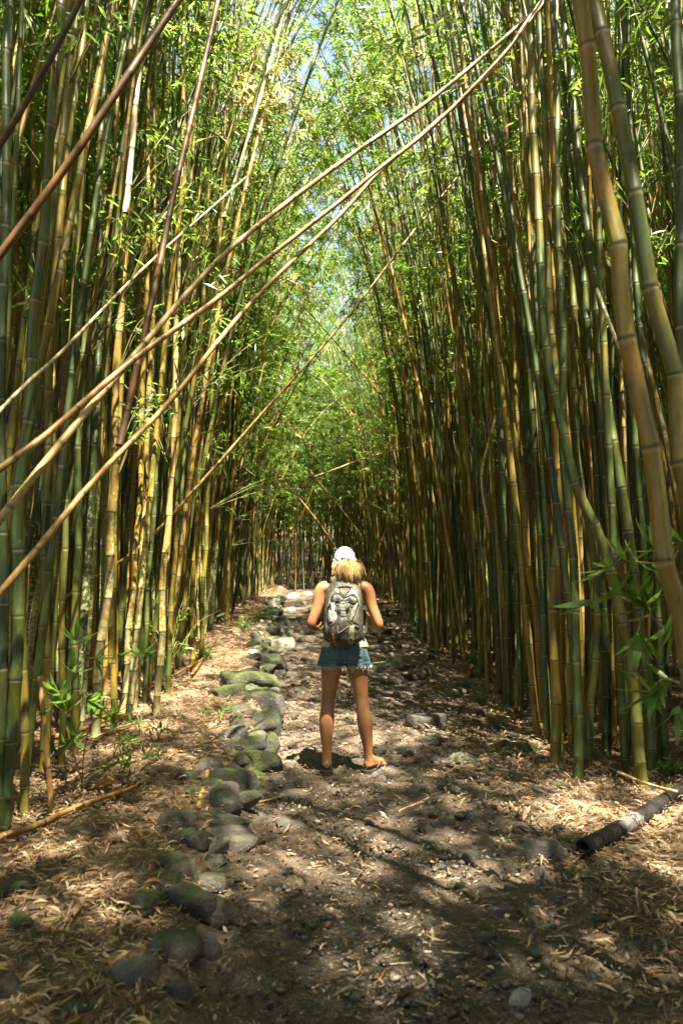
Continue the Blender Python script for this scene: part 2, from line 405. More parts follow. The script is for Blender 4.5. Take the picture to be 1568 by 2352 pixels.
# ------------------------------------------------------------------ openings in the canopy, where sunlight reaches down
OPEN = [tuple(ground(u, v)) for u, v in [(520, 1640), (440, 1690), (330, 1760), (560, 1580), (690, 1600), (700, 1700), (705, 1790), (620, 1480), (880, 1520), (1000, 1530), (860, 1450), (930, 1480), (1080, 1535), (820, 1560),
        (680, 1385), (880, 1385), (780, 1410), (740, 1470), (800, 1500), (1010, 1768), (650, 2000), (430, 1990), (470, 1950)]]+[tuple(at(*q)) for q in [(230, 1450, 5.6), (375, 1300, 6.9), (680, 1180, 16), (650, 850, 15), (700, 620, 16), (640, 250, 11), (560, 760, 9), (775, 1270, 5.3), (700, 1200, 26), (780, 1100, 29), (830, 1000, 29), (620, 1150, 24), (740, 950, 27)]]
def opens(x, y, rad=.6):
    if math.sin(x*917.3+y*313.7) > .8: return False
    rad0 = rad
    side = -1 if x > 0 else 1
    for X0, Y0, Z0 in OPEN:
        rad = 1.3 if Y0 > 5.0 else rad0
        for h in (4, 6, 8, 10, 12, 14):
            if h < Z0+1: continue
            k = (h-Z0)/SUN.z; sx, sy = X0+SUN.x*k, Y0+SUN.y*k
            if (sx-(x+side*.011*h*h))**2+(sy-y)**2 < rad*rad: return True
    return False
# ------------------------------------------------------------------ bamboo variants (culm + crown share curve)
NV = 24
variants = []
for k in range(NV):
    H = random.uniform(12.5, 17); bend = random.choice([.3, .8, 1.3, 1.9, 2.6, 3.4]); lean = random.uniform(-.02, .07)
    t = np.linspace(0, 1, 26); ph = random.uniform(0, 6)
    P = np.stack([lean*H*t+bend*t**2.3+.05*np.sin(t*9+ph), .06*np.sin(t*7+ph*2)+.3*random.uniform(-1, 1)*t*t, H*t*(1-.05*bend/3*t)-.12], 1)
    over = 18 <= k < 22; bare = k >= 22; low = 14 <= k < 18                        # leafier, lower crowned, arching ones
    if low:
        H = 9+k%4; bend = 2.2+.5*(k % 4); P = np.stack([.05*H*t+bend*t**2.2+.05*np.sin(t*9+ph), .06*np.sin(t*7+ph*2), H*t*(1-.05*bend*t)-.12], 1)
    if over:                             # tops hang over the trail
        H = 13.5+k % 4; bend = 3.6+.5*(k % 4); P = np.stack([.03*H*t+bend*t**2.6+.05*np.sin(t*9+ph), .06*np.sin(t*7+ph*2), H*t*(1-.03*bend*t)-.12], 1)
    r0 = random.uniform(.024, .036)
    cm = culm_mesh('culm', P, r0, .006, M_culm, inter=.34, sides=8, seed=k)
    fm = crown_mesh('crown', P, r0, random.choice([.36, .42, .5]), 30 if k % 2 else 12, 6, 7)
    V1, F1, iv = culm_geo(P, r0, .006, inter=.36, sides=6, detail=False, seed=k)
    lv, lf, bv, bf = crown_geo(P, r0, (.24 if low else .58 if over else .36), 2 if bare else 30 if over else 14 if low else (26 if k % 2 else 8), 6, 7, spread=1.4, lsz=1.2)
    V, F = join([(V1, F1), (lv, lf), (bv, bf)])
    jm = mesh_np('far_bamboo', V, F, [M_culm_i, M_leaf, M_twig], mi=np.r_[np.zeros(len(F1)), np.ones(len(lf)), np.full(len(bf), 2)],
                 smooth=False, attrs={'iv': np.r_[iv, np.zeros(len(lv)+len(bv))]})
    sm = np.zeros(len(F), bool); sm[:len(F1)] = True; jm.polygons.foreach_set('use_smooth', sm)
    variants.append((cm, fm, jm, bend))

bamboos = []        # (base x, y, polyline fn) for attaching sprays
def hand_bamboo(pts, Y, w, tone, label, group, dY=0.0, lich=0, H=13, crown=True, name='bamboo', r1=None, s0=.5, inter=.36, mat=None, nb=20):
    """pts: picture positions from foot to top; Y: distance of the foot (None: foot stands at pts[0]); w: width of the stalk at the foot in picture units"""
    if Y is None:
        g = ground(*pts[0]); Y = g.y
    ps = [at(u, v, Y+dY*i/(len(pts)-1)) for i, (u, v) in enumerate(pts)]
    z0 = float(gz(ps[0].x, ps[0].y))
    if ps[0].z > z0+.03:                         # foot out of the frame: carry on down to the ground
        d = (ps[0]-ps[1]).normalized(); d = (d*.6+Vector((0, 0, -.4))).normalized()
        ps.insert(0, ps[0]+d*((ps[0].z-z0)/max(.2, -d.z)))
    base = gv(ps[0].x, ps[0].y, -.05); ps[0] = base
    L = sum((ps[i+1]-ps[i]).length for i in range(len(ps)-1))
    d = (ps[-1]-ps[-2]).normalized()
    side = -1 if base.x > 0 else 1
    while L < H:
        step = min(1.2, H-L+.01); d = (d+Vector((side*.03, random.uniform(-.02, .02), -.01))).normalized(); ps.append(ps[-1]+d*step); L += step
    P = smooth_path(ps, max(24, int(L*3)))
    P[1:, 0] += .012*np.sin(np.arange(len(P)-1)*1.3+base.x*9)
    P = P-np.array(base)
    r0 = w*.5/1568*math.hypot(Y, 0.3)*1.0
    t = thing(name, label, 'bamboo', base, group)
    c = link('culm', culm_mesh('culm', P, r0, r1 or r0*.28, mat or M_culm, inter=inter, sides=12, seed=int(base.x*100) % 97), t)
    c.color = (tone, random.random(), lich, 1)
    if crown and not opens(base.x, base.y, .75): link('crown', crown_mesh('crown', P, r0, s0, nb, 6, 8), t)
    bamboos.append((P+np.array(base), t))
    return t

GR = 'bamboo stalks along the right side of the trail'; GL = 'bamboo stalks along the left side of the trail'
RIGHT = [
 ([(1573, 1500), (1542, 1354), (1500, 1102), (1453, 829), (1413, 542), (1385, 427), (1352, 217), (1335, 0)], 2.35, 44, .50, 'thickest ochre stalk, cut by the right border', -.1, 0),
 ([(1585, 1200), (1563, 1055), (1543, 854), (1508, 703), (1463, 527), (1438, 311), (1403, 200), (1368, 0)], 2.5, 42, .40, 'mottled green and ochre thick stalk just right of the thickest ochre one', 0, 0),
 ([(1590, 1700), (1575, 1100), (1566, 700), (1560, 300), (1552, 0)], 3.0, 30, .12, 'dark green stalk at the very right edge of the picture, behind the two thick ones', 0, 0),
 ([(1273, 1760), (1275, 1353), (1283, 1102), (1273, 903), (1263, 703), (1248, 251), (1236, 0)], None, 24, .46, 'straight mottled olive stalk whose foot stands furthest out at right', 0, 0),
 ([(1326, 1790), (1322, 1403), (1298, 1102), (1288, 753), (1278, 301), (1268, 0)], None, 22, .28, 'dark green stalk rooted just right of the straight mottled olive one', .3, 0),
 ([(1348, 1755), (1368, 1453), (1363, 1253), (1328, 1102), (1316, 753), (1300, 400), (1290, 0)], None, 20, .33, 'green stalk bowed to the right above a slanting foot', .4, 0),
 ([(1391, 1735), (1388, 1453), (1368, 1102), (1340, 600), (1310, 200), (1288, 0)], None, 22, .2, 'deep green stalk beside the bowed one with a plain upright foot', .3, 0),
 ([(1436, 1750), (1430, 1500), (1395, 1202), (1383, 1004), (1358, 652), (1323, 452), (1283, 100), (1275, 0)], None, 18, .17, 'bluish green stalk curving left as it rises between the right hand stalks', .3, 0),
 ([(1476, 1815), (1449, 1554), (1403, 1303), (1348, 1177), (1313, 1082), (1270, 900), (1240, 640), (1225, 300), (1215, 0)], None, 26, .34, 'thick olive stalk that leans hard to the left from the clump by the black log', .3, 0),
 ([(1496, 1780), (1474, 1453), (1428, 1152), (1373, 753), (1340, 452), (1300, 100), (1290, 0)], None, 26, .3, 'green stalk rising beside the thick olive leaning one behind the black log', .4, 0),
 ([(1525, 1770), (1515, 1500), (1500, 1200), (1470, 800), (1450, 400), (1430, 0)], None, 20, .24, 'dark stalk behind the broad leaves of the seedling at right', .3, 0),
 ([(1253, 1669), (1233, 1428), (1215, 1303), (1198, 1102), (1152, 853), (1127, 602), (1107, 452), (1082, 301), (1062, 150), (1037, 0)], None, 20, .55, 'golden stalk with pale sunlit segments low down, bending over the trail from the right', 0, 0),
 ([(1290, 1640), (1288, 1300), (1273, 954), (1258, 728), (1238, 597), (1213, 432), (1192, 251), (1162, 0)], None, 24, .60, 'gold stalk with bright sunlit upper segments, leaning left beyond the straight olive one', .2, 0),
 ([(1315, 1600), (1300, 1300), (1263, 900), (1253, 567), (1240, 200), (1236, 0)], None, 22, .66, 'pale tan stalk beside the gold one with the bright upper segments', .2, 0),
 ([(1168, 1627), (1162, 1303), (1152, 1102), (1140, 850), (1110, 500), (1080, 200), (1060, 0)], None, 17, .25, 'slim green stalk with a dark foot where the right stand juts into the trail', 0, 0),
 ([(1185, 1644), (1198, 1303), (1195, 1102), (1180, 800), (1160, 400), (1140, 0)], None, 12, .47, 'thin yellow green stalk right of the slim dark footed one', .2, 0),
 ([(1223, 1634), (1215, 1403), (1206, 1100), (1190, 700), (1168, 300), (1150, 0)], None, 13, .27, 'thin green stalk between the yellow green one and the golden bending one', .3, 0),
 ([(969, 1488), (967, 1303), (954, 1102), (932, 903), (901, 627), (881, 492), (850, 301), (821, 65), (815, 0)], None, 10, .64, 'long slender stalk standing alone at the bush, arching far left over the trail', 0, 0),
 ([(1032, 1501), (1031, 1303), (1030, 1102), (1017, 753), (992, 502), (962, 251), (921, 0)], None, 10, .55, 'slender gold stalk just right of the bush beside the trail', 0, 0),
 ([(991, 1473), (989, 1303), (962, 1102), (940, 950), (906, 803), (880, 500), (862, 50), (860, 0)], None, 8, .72, 'pale straw coloured thin stalk behind the bush on the right', .3, 0),
 ([(1115, 1498), (1108, 1300), (1102, 1102), (1080, 800), (1050, 400), (1020, 0)], None, 12, .3, 'green stalk midway between the bush and the jutting corner of the stand', .2, 0),
 ([(1147, 1511), (1150, 1253), (1142, 1102), (1120, 700), (1090, 300), (1070, 0)], None, 15, .52, 'dark gold stalk standing a step behind the slim dark footed one', .2, 0),
 ([(1071, 1500), (1060, 1200), (1040, 800), (1010, 400), (975, 0)], None, 9, .36, 'olive stalk two steps right of the bush', .2, 0),
 ([(1095, 1495), (1085, 1200), (1065, 800), (1045, 400), (1010, 0)], None, 10, .2, 'dark green stalk with a scaly foot in the middle of the right stand', .2, 0),
]
for pts, Y, w, tone, lab, dY, li in RIGHT:
    hand_bamboo(pts, Y, w, tone, lab, GR, dY=dY, lich=li, nb=10)
LEFT = [
 ([(12, 1905), (18, 1807), (38, 1455), (48, 1102), (70, 907), (85, 680), (106, 453), (131, 151), (140, 0)], None, 29, .26, 'thick dark based stalk at the left edge, nearest of the left stand', 0, 0),
 ([(217, 1700), (227, 1555), (247, 1354), (257, 1203), (262, 1102), (272, 806), (282, 605), (292, 353), (302, 0)], None, 21, .78, 'pale cream stalk with lichen crusted foot behind the leafy seedling', 0, 1),
 ([(360, 1646), (368, 1530), (375, 1354), (385, 1203), (395, 1102), (403, 856), (415, 500), (425, 0)], None, 16, .80, 'pale cream stalk with lichen crusted foot standing closest to the sunlit bank', 0, 1),
 ([(282, 1636), (297, 1455), (310, 1303), (322, 1102), (335, 700), (345, 0)], None, 14, .6, 'orange and gold stalk midway between the two pale cream ones', 0, 1),
 ([(307, 1631), (315, 1455), (330, 1253), (335, 1102), (350, 700), (362, 0)], None, 14, .66, 'tan stalk with whitish foot beside the orange and gold one', 0, 1),
 ([(262, 1660), (258, 1455), (262, 1203), (275, 900), (300, 400), (310, 0)], None, 16, .52, 'olive gold stalk close behind the pale cream one by the seedling', .2, 0),
 ([(100, 1790), (106, 1400), (108, 1102), (116, 856), (131, 554), (166, 277), (196, 25), (200, -20)], None, 22, .42, 'thick gold stalk second from the left edge, bowing right near the top', 0, 0),
 ([(60, 1840), (50, 1500), (56, 1102), (62, 957), (116, 504), (161, 176), (180, 0)], 3.9, 20, .36, 'mottled stalk between the dark based edge stalk and the thick gold one', 0, 0),
 ([(170, 1740), (176, 1400), (180, 1102), (190, 800), (225, 400), (250, 0)], None, 18, .3, 'green stalk left of the leafy seedling', .1, 0),
 ([(140, 1760), (146, 1400), (150, 1102), (165, 700), (190, 300), (230, 0)], None, 15, .36, 'olive stalk just behind the split dead cane', .2, 0),
 ([(330, 1620), (345, 1300), (362, 1000), (375, 700), (395, 300), (405, 0)], None, 12, .26, 'green stalk just left of the pale cream one by the bank', .2, 0),
 ([(440, 1545), (446, 1300), (458, 1102), (465, 800), (480, 400), (500, 0)], None, 13, .5, 'yellow green stalk at the foot of the bank beyond the pale cream pair', 0, 0),
 ([(460, 1520), (470, 1300), (480, 1102), (492, 800), (510, 400), (530, 0)], None, 11, .44, 'olive yellow stalk next beyond the one at the foot of the bank', 0, 0),
 ([(3, 1700), (6, 1100), (10, 504), (20, 50), (22, 0)], 3.7, 24, .15, 'dark green stalk cut by the left border of the picture', 0, 0),
 ([(385, 1600), (400, 1300), (410, 1000), (430, 600), (450, 200), (460, 0)], None, 12, .42, 'olive stalk two steps past the pale cream one by the bank', .2, 0),
 ([(520, 1440), (530, 1200), (540, 1000), (556, 700), (580, 300), (600, 0)], None, 9, .6, 'thin tan stalk where the left stand bends away from the trail', 0, 0),
 ([(235, 1670), (242, 1400), (240, 1102), (242, 856), (257, 529), (275, 100), (280, 0)], None, 14, .58, 'gold stalk standing against the left flank of the cream one by the seedling', .3, 0),
]
for pts, Y, w, tone, lab, dY, li in LEFT:
    hand_bamboo(pts, Y, w, tone, lab, GL, dY=dY, lich=li, nb=24)

# ------------------------------------------------------------------ random bamboo: nearest ones are things, the rest one thicket
def poisson(cands, dmin):
    keep = []; grid = {}
    for (x, y) in cands:
        gx, gy = int(x//.5), int(y//.5); ok = True
        for a in range(gx-1, gx+2):
            for b_ in range(gy-1, gy+2):
                for (p, q) in grid.get((a, b_), ()):
                    if (p-x)**2+(q-y)**2 < dmin*dmin: ok = False; break
        if ok: keep.append((x, y)); grid.setdefault((gx, gy), []).append((x, y))
    return keep
handbase = np.array([b[0][0][:2] for b in bamboos])
cand = []
for _ in range(16000):
    y = random.uniform(1.6, 33); side = random.choice([-1, 1])
    dep = random.uniform(0, 1)**1.25*8.5
    x = float(xL(y))-dep-.05 if side < 0 else float(xR(y))+dep+.05
    if y < 3.6 and dep < 2.2: continue
    if side > 0 and y < 5 and dep < .5: continue
    if np.min(np.hypot(handbase[:, 0]-x, handbase[:, 1]-y)) < .17: continue
    cand.append((x, y))
spots = poisson(cand, .19)
random.shuffle(spots)
spots = [s for s in spots if random.random() < min(1, .95)]
def depth_in(x, y): return (float(xL(y))-x) if x < 0 else (x-float(xR(y)))
def in_view(x, y, m=0.0): return y > 2.2 and abs(x) < y*.52+m
scored = sorted(spots, key=lambda s: (math.hypot(*s)*.6+depth_in(*s)*3.2 + (0 if in_view(*s) else 100)))
NI = 235
indiv = scored[:NI]; rest = scored[NI:]
rest_n = len(rest)
# limit density of the deep part
rest = [s for s in rest if random.random() < .62]
# far end closing the trail, and behind / beside the camera for shade
for _ in range(1300):
    x = random.uniform(-14, 13); y = random.uniform(30, 50); rest.append((x, y))
normal_n = None
for _ in range(430):
    y = random.uniform(-9, .8); s = random.choice([-1, 1, 1]); rest.append((s*(1.25+random.random()**1.3*7), y))
for _ in range(60):
    rest.append((random.uniform(9.5, 14), random.uniform(0, 30)))

overs = set()
for k in range(74):
    y = random.uniform(10, 21); s = -1 if k % 2 else 1
    x = float(xL(y))-random.uniform(.3, 1.4) if s < 0 else float(xR(y))+random.uniform(.3, 1.4)
    rest.append((x, y)); overs.add((round(x, 6), round(y, 6)))
TONES = [('green', .22), ('olive', .38), ('gold', .52), ('ochre', .62), ('tan', .74)]
def toward(x, y, spread=.8):
    a = pi if x > 0 else 0.0
    if y > 31: a = -pi/2
    return a+random.gauss(0, spread)
keyed = {}
for k, (x, y) in enumerate(indiv):
    side = 'left' if x < 0 else 'right'
    tn, tv = random.choices(TONES, [.32, .28, .20, .12, .08])[0]
    dd = depth_in(x, y); near = y < 7; far = y > 14
    big = random.random() < .5
    key = ('stout' if big else 'slim', tn, 'fronting' if dd < .35 else 'just inside' if dd < .9 else 'deep in', side,
           'beside the hiker' if y < 7 else 'past the hiker' if y < 10.5 else 'midway along' if y < 16 else 'near the trail end')
    ci = random.randrange(14)
    if not far and variants[ci][3] > 2.2 and random.random() < .6: ci = random.randrange(14)
    if x > 0 or dd < .8: ci = random.choice([0, 2, 4, 6, 8, 10, 12])
    if random.random() < (.14 if x < 0 else .5 if y < 4 else .08): ci = random.choice([1, 3, 5, 7, 9, 11, 13])
    base = gv(x, y, 0)
    t = thing('bamboo', '', 'bamboo', base, f'{key[0]} {key[1]} bamboo stalks {key[2]} the {key[3]} stand, {key[4]}'); keyed.setdefault(key, []).append((x/y, t))
    s = random.uniform(.95, 1.2) if big else random.uniform(.68, .9)
    t.rotation_euler = (random.gauss(0, .035), random.gauss(0, .035), toward(x, y))
    t.scale = (s, s, max(.9, s))
    c = link('culm', variants[ci][0], t); c.color = (tv+random.uniform(-.06, .06), random.random(), random.random()*(1 if x < 0 and dd < .8 else .4), 1)
    if not opens(x, y, .75): link('crown', variants[ci][1], t)
NUM = ['', 'one', 'two', 'three', 'four', 'five', 'six', 'seven', 'eight', 'nine', 'ten', 'eleven', 'twelve']
ORD = ['leftmost', 'second from left', 'third from left', 'fourth from left', 'fifth from left', 'sixth from left', 'seventh from left', 'eighth from left', 'ninth from left', 'tenth from left', 'eleventh from left']
for key, v in keyed.items():
    v.sort(key=lambda q: q[0]); n = len(v); tail = f'{key[2]} the {key[3]} stand {key[4]}'
    for i, (_, t) in enumerate(v):
        t['label'] = (f'the one {key[0]} {key[1]} bamboo stalk {tail}' if n == 1 else
                      f"{'rightmost' if i == n-1 else ORD[min(i, 10)]} of {NUM[min(n, 12)]} {key[0]} {key[1]} stalks {tail}")
# thicket: instances on points
def pick(x, y):
    if opens(x, y): return random.randrange(22, 24)
    if (round(x, 6), round(y, 6)) in overs: return random.randrange(18, 22)
    if y < 1.2 or (x > .8 and y < 3.2): return random.choice([1, 3, 5, 7, 9, 11, 13, 15, 17, 18, 19, 20, 21, 18, 19, 20, 21])
    if -4.6 < x < 4.6 and 1.2 < y < 31: return random.choice([0, 2, 4, 6, 8, 10, 12]+([14, 16] if y > 14 else []))
    if y > 12 and abs(depth_in(x, y)) < 1.3 and random.random() < .55: return random.randrange(14, 18)
    if y > 31 and random.random() < .4: return random.randrange(14, 18)
    return random.randrange(14)
def thicket(name, pts, label):
    col = bpy.data.collections.new(name+'_sources')
    for k, v in enumerate(variants):
        o = bpy.data.objects.new('far_bamboo', v[2]); col.objects.link(o)
    n = len(pts); P = np.array([[x, y, float(gz(x, y))-.05] for x, y in pts])
    me = bpy.data.meshes.new(name); me.vertices.add(n); me.vertices.foreach_set('co', P.astype(np.float32).ravel())
    a = me.attributes.new('rot', 'FLOAT_VECTOR', 'POINT')
    a.data.foreach_set('vector', np.array([[random.gauss(0, .05), random.gauss(0, .05), toward(x, y, .35 if (round(x, 6), round(y, 6)) in overs else .9)] for x, y in pts], np.float32).ravel())
    a = me.attributes.new('scl', 'FLOAT', 'POINT'); a.data.foreach_set('value', np.array([random.uniform(.75, 1.15) for _ in pts], np.float32))
    a = me.attributes.new('idx', 'INT', 'POINT'); a.data.foreach_set('value', np.array([pick(x, y) for x, y in pts], np.int32))
    me.update()
    o = link(name, me); tag(o, label, None, kind='stuff')
    ng = bpy.data.node_groups.new(name, 'GeometryNodeTree')
    ng.interface.new_socket('Geometry', in_out='INPUT', socket_type='NodeSocketGeometry')
    ng.interface.new_socket('Geometry', in_out='OUTPUT', socket_type='NodeSocketGeometry')
    gi = ng.nodes.new('NodeGroupInput'); go = ng.nodes.new('NodeGroupOutput')
    ci = ng.nodes.new('GeometryNodeCollectionInfo'); ci.inputs['Collection'].default_value = col
    ci.inputs['Separate Children'].default_value = True; ci.inputs['Reset Children'].default_value = True
    ip = ng.nodes.new('GeometryNodeInstanceOnPoints'); ip.inputs['Pick Instance'].default_value = True
    def na(nm, t):
        q = ng.nodes.new('GeometryNodeInputNamedAttribute'); q.data_type = t; q.inputs['Name'].default_value = nm; return q.outputs['Attribute']
    L = ng.links.new
    L(gi.outputs[0], ip.inputs['Points']); L(ci.outputs[0], ip.inputs['Instance'])
    L(na('idx', 'INT'), ip.inputs['Instance Index'])
    e2r = ng.nodes.new('FunctionNodeEulerToRotation'); L(na('rot', 'FLOAT_VECTOR'), e2r.inputs[0]); L(e2r.outputs[0], ip.inputs['Rotation'])
    L(na('scl', 'FLOAT'), ip.inputs['Scale']); L(ip.outputs[0], go.inputs[0])
    md = o.modifiers.new('place', 'NODES'); md.node_group = ng
thicket('bamboo_thicket', rest, 'dense mass of green and gold bamboo stalks and foliage filling the stand')
print('indiv', len(indiv), 'rest', len(rest), 'hand', len(bamboos))
# ------------------------------------------------------------------ leaning and fallen canes over the trail
GP = 'dead bamboo canes leaning over the trail'
def lean_pole(pts, w, tone, label, inter=.42, bottom=0, top=0, r1=.7, group=GP, mat=None, nodes=1.15):
    """pts: (u, v, Y); bottom / top: metres carried on past the first / last point"""
    ps = [at(*p) for p in pts]
    if bottom == 'ground':
        d = (ps[0]-ps[1]).normalized(); q = ps[0].copy()
        while q.z > float(gz(q.x, q.y))-.02 and (q-ps[0]).length < 7: q += d*.05
        ps.insert(0, q)
    elif bottom: ps.insert(0, ps[0]+(ps[0]-ps[1]).normalized()*bottom)
    if top: ps.append(ps[-1]+(ps[-1]-ps[-2]).normalized()*top)
    L = sum((ps[i+1]-ps[i]).length for i in range(len(ps)-1))
    P = smooth_path(ps, max(16, int(L*6))); base = P[0].copy(); P = P-base
    r0 = w*.5/1568*pts[0][2]
    me = culm_mesh('fallen_cane', P, r0, r0*r1, mat or M_pole, inter=inter, sides=10, seed=int(w*31+pts[0][0]) % 50)
    o = link('leaning_cane', me, None, base); o.color = (tone, random.random(), 0, 1)
    return tag(o, label, 'bamboo cane', group)
lean_pole([(-60, 665, 2.9), (140, 400, 2.95), (290, 180, 3.0), (410, 0, 3.1), (470, -90, 3.2)], 23, .18, 'thick reddish brown cane slanting across the top left corner', bottom='ground', top=1.5)
lean_pole([(20, 300, 3.3), (75, 210, 3.3), (140, 90, 3.3), (190, -10, 3.3)], 17, .03, 'short dark cane slanting above the reddish brown one at top left', bottom=.5, top=1)
lean_pole([(-20, 965, 3.4), (60, 882, 3.6), (140, 810, 3.9), (290, 655, 4.5), (380, 570, 5.0), (460, 500, 5.2), (590, 385, 5.5)], 11, .8, 'bleached grey cane that ends in mid air among the leaves at left', bottom=.8, r1=.55)
lean_pole([(-40, 1240, 3.1), (0, 1195, 3.15), (75, 1098, 3.25), (200, 945, 3.5), (322, 801, 3.75), (420, 685, 4.0), (554, 549, 4.3), (790, 368, 4.6), (1000, 220, 4.8), (1200, 50, 5.0), (1250, 0, 5.1)], 21, .66, 'uppermost of three long pale canes crossing the trail from lower left to upper right', bottom=1.2, top=1.4, r1=.6)
lean_pole([(-30, 1098, 3.0), (100, 1005, 3.2), (217, 902, 3.4), (322, 814, 3.6), (494, 690, 3.9), (605, 600, 4.1), (790, 455, 4.3), (870, 388, 4.4), (1000, 285, 4.5), (1160, 120, 4.7), (1215, 40, 4.8)], 19, .48, 'middle one of three long canes crossing the trail, olive brown and gently bowed', bottom=1.6, top=1.5, r1=.62)
lean_pole([(-30, 1395, 2.95), (60, 1293, 3.05), (217, 1102, 3.4), (383, 930, 3.7), (529, 750, 3.95), (630, 640, 4.15), (790, 486, 4.45), (860, 405, 4.5), (980, 298, 4.6), (1120, 170, 4.75), (1230, 30, 4.9)], 18, .54, 'lowest of three long canes crossing the trail, honey coloured and sunlit', bottom=1, top=1.5, r1=.6)
lean_pole([(205, 1335, 7.0), (330, 1250, 7.0), (469, 1100, 7.1), (615, 935, 7.2), (790, 738, 7.4), (941, 542, 7.6), (1051, 405, 7.8)], 8, .6, 'thin straight honey brown cane crossing behind the three long ones', bottom=.4, top=1.0, r1=.6)
lean_pole([(318, 830, 4.4), (360, 640, 4.5), (403, 430, 4.6), (450, 230, 4.7), (504, -10, 4.8)], 17, .12, 'dark brown cane leaning steeply upright in front of the left foliage', bottom=.6, top=1.5)
lean_pole([(520, 480, 6.5), (545, 400, 6.5), (590, 250, 6.6), (665, -10, 6.8)], 9, .9, 'white sunlit cane rising steeply towards the blue gap in the canopy', bottom=.1, top=1.5)
lean_pole([(305, 330, 5.2), (322, 160, 5.2), (372, -10, 5.3)], 14, .95, 'bright bleached cane stub high up between the left stalks', bottom=.6, top=1)
lean_pole([(985, 240, 9), (972, 120, 9), (958, -10, 9)], 10, .95, 'white sunlit vertical cane near the top of the picture right of centre', bottom=2, top=1)
lean_pole([(785, 1072, 13), (850, 1048, 13), (930, 1030, 13)], 4, .7, 'short cane lying almost level across the stand above the hiker', bottom=.6, top=.5)
lean_pole([(730, 740, 15), (800, 820, 15), (870, 900, 15), (945, 985, 15), (1010, 1060, 15)], 4, .6, 'thin cane sliding down to the right behind the alone standing slender stalk', bottom=.5, top=2.2)
lean_pole([(755, 1135, 17), (800, 1190, 17), (836, 1240, 17)], 4.5, .8, 'sunlit broken cane end pointing down above the hiker', bottom=.8)
lean_pole([(640, 1090, 19), (700, 1160, 19), (760, 1240, 19), (790, 1300, 19)], 3.5, .45, 'pale cane fallen slantwise over the trail end left of the hiker', bottom=.3, top=.2)
lean_pole([(835, 1355, 16), (860, 1290, 16), (890, 1200, 16)], 5, .4, 'brown cane propped against the stand just right of the hiker', bottom=.25, top=.6)
lean_pole([(715, 1130, 22), (690, 1190, 22), (665, 1240, 22)], 3, .5, 'small cane slanting down to the left at the far end of the trail', bottom=.6, top=.4)
lean_pole([(1138, 960, 8), (1105, 1090, 8), (1120, 1200, 8)], 8, .9, 'torn sunlit cane piece hanging in the right stand beyond the leafy tuft', bottom=.3, top=.3)
lean_pole([(1385, 705, 4.4), (1400, 745, 4.3), (1418, 790, 4.3)], 9, .9, 'short pale snapped cane end between the thick right hand stalks', bottom=.2, top=.3)
lean_pole([(112, 1775, 3.9), (100, 1640, 3.9), (88, 1510, 3.9)], 13, .5, 'split dead cane stump standing among the left stalks', bottom='ground', r1=.7)
# ones on the ground
def ground_cane(u0, v0, u1, v1, w, tone, label, lift=0, name='fallen_cane', bend=0, r1=.8, mat=None, group=None, cat='bamboo cane'):
    a, b = ground(u0, v0), ground(u1, v1)
    n = 9; P = []
    for i in range(n):
        f = i/(n-1); p = a.lerp(b, f)
        p.x += bend*math.sin(f*pi)*.1
        P.append(p)
    r0 = w*.5/1568*a.y
    for i, p in enumerate(P): p.z = max(float(gz(p.x, p.y)), a.z*(1-i/(n-1))+b.z*i/(n-1))+r0*.75+lift
    P = smooth_path(P, 24); base = P[0].copy()
    o = link(name, culm_mesh(name, P-base, r0, r0*r1, mat or M_pole, inter=.28, sides=8, seed=int(u0+v0) % 60), None, base)
    o.color = (tone, random.random(), 0, 1)
    return tag(o, label, cat, group)
ground_cane(-60, 1965, 330, 1812, 15, .45, 'long brown bamboo cane lying on the leaf litter below the seedling at left', lift=.02)
ground_cane(105, 1722, 318, 1652, 14, .28, 'reddish cane lying between the feet of the left stalks', lift=.04)
ground_cane(200, 1708, 312, 1672, 7, .7, 'thin pale cane lying beside the reddish one at the foot of the left stalks', lift=.02)
ground_cane(455, 1862, 478, 1780, 13, .62, 'short flat piece of tan cane on the bank among the mossy rocks', bend=0)
ground_cane(535, 1818, 592, 1848, 6, .66, 'thin twig slanting from the rocks down on to the trail', name='fallen_stick', cat='stick')
ground_cane(592, 1850, 655, 1843, 5, .6, 'thin twig lying level on the trail left of centre', name='fallen_stick', cat='stick')
ground_cane(330, 1600, 470, 1520, 9, .15, 'dark cane lying along the foot of the left stand', lift=.03)
ground_cane(440, 1560, 500, 1470, 7, .3, 'brown cane lying on the bank beyond the pale stalks', lift=.03)
ground_cane(860, 1392, 960, 1384, 6, .5, 'brown cane lying across the trail beyond the hiker on the right', lift=.03)
ground_cane(1080, 1490, 1165, 1482, 5, .7, 'pale reddish cane lying between the stalks at the right edge of the trail', lift=.02)
ground_cane(972, 2209, 1104, 2207, 6, .82, 'pale straight stick at the bottom right of the trail centre', name='fallen_stick', cat='stick', bend=.15)
ground_cane(893, 2236, 960, 2222, 6, .8, 'short pale stick just left of the straight one near the bottom', name='fallen_stick', cat='stick')
ground_cane(868, 2262, 893, 2236, 7, .3, 'little dark bent twig joined to the short pale stick', name='fallen_stick', cat='stick')
ground_cane(1044, 2063, 1088, 2042, 7, .78, 'stubby tan stick in the lower middle right of the trail', name='fallen_stick', cat='stick')
ground_cane(916, 1866, 1012, 1822, 5, .7, 'slim straw coloured stick on the stony part of the trail', name='fallen_stick', cat='stick')
ground_cane(1050, 1790, 1160, 1786, 5, .05, 'thin black stick lying level right of the sandalled foot', name='fallen_stick', cat='stick')
ground_cane(1208, 1744, 1258, 1746, 8, .04, 'black stub of wood beside the outermost right stalk', name='fallen_stick', cat='stick')
ground_cane(1464, 2268, 1590, 2292, 6, .85, 'long pale stick in the bottom right corner', name='fallen_stick', cat='stick')
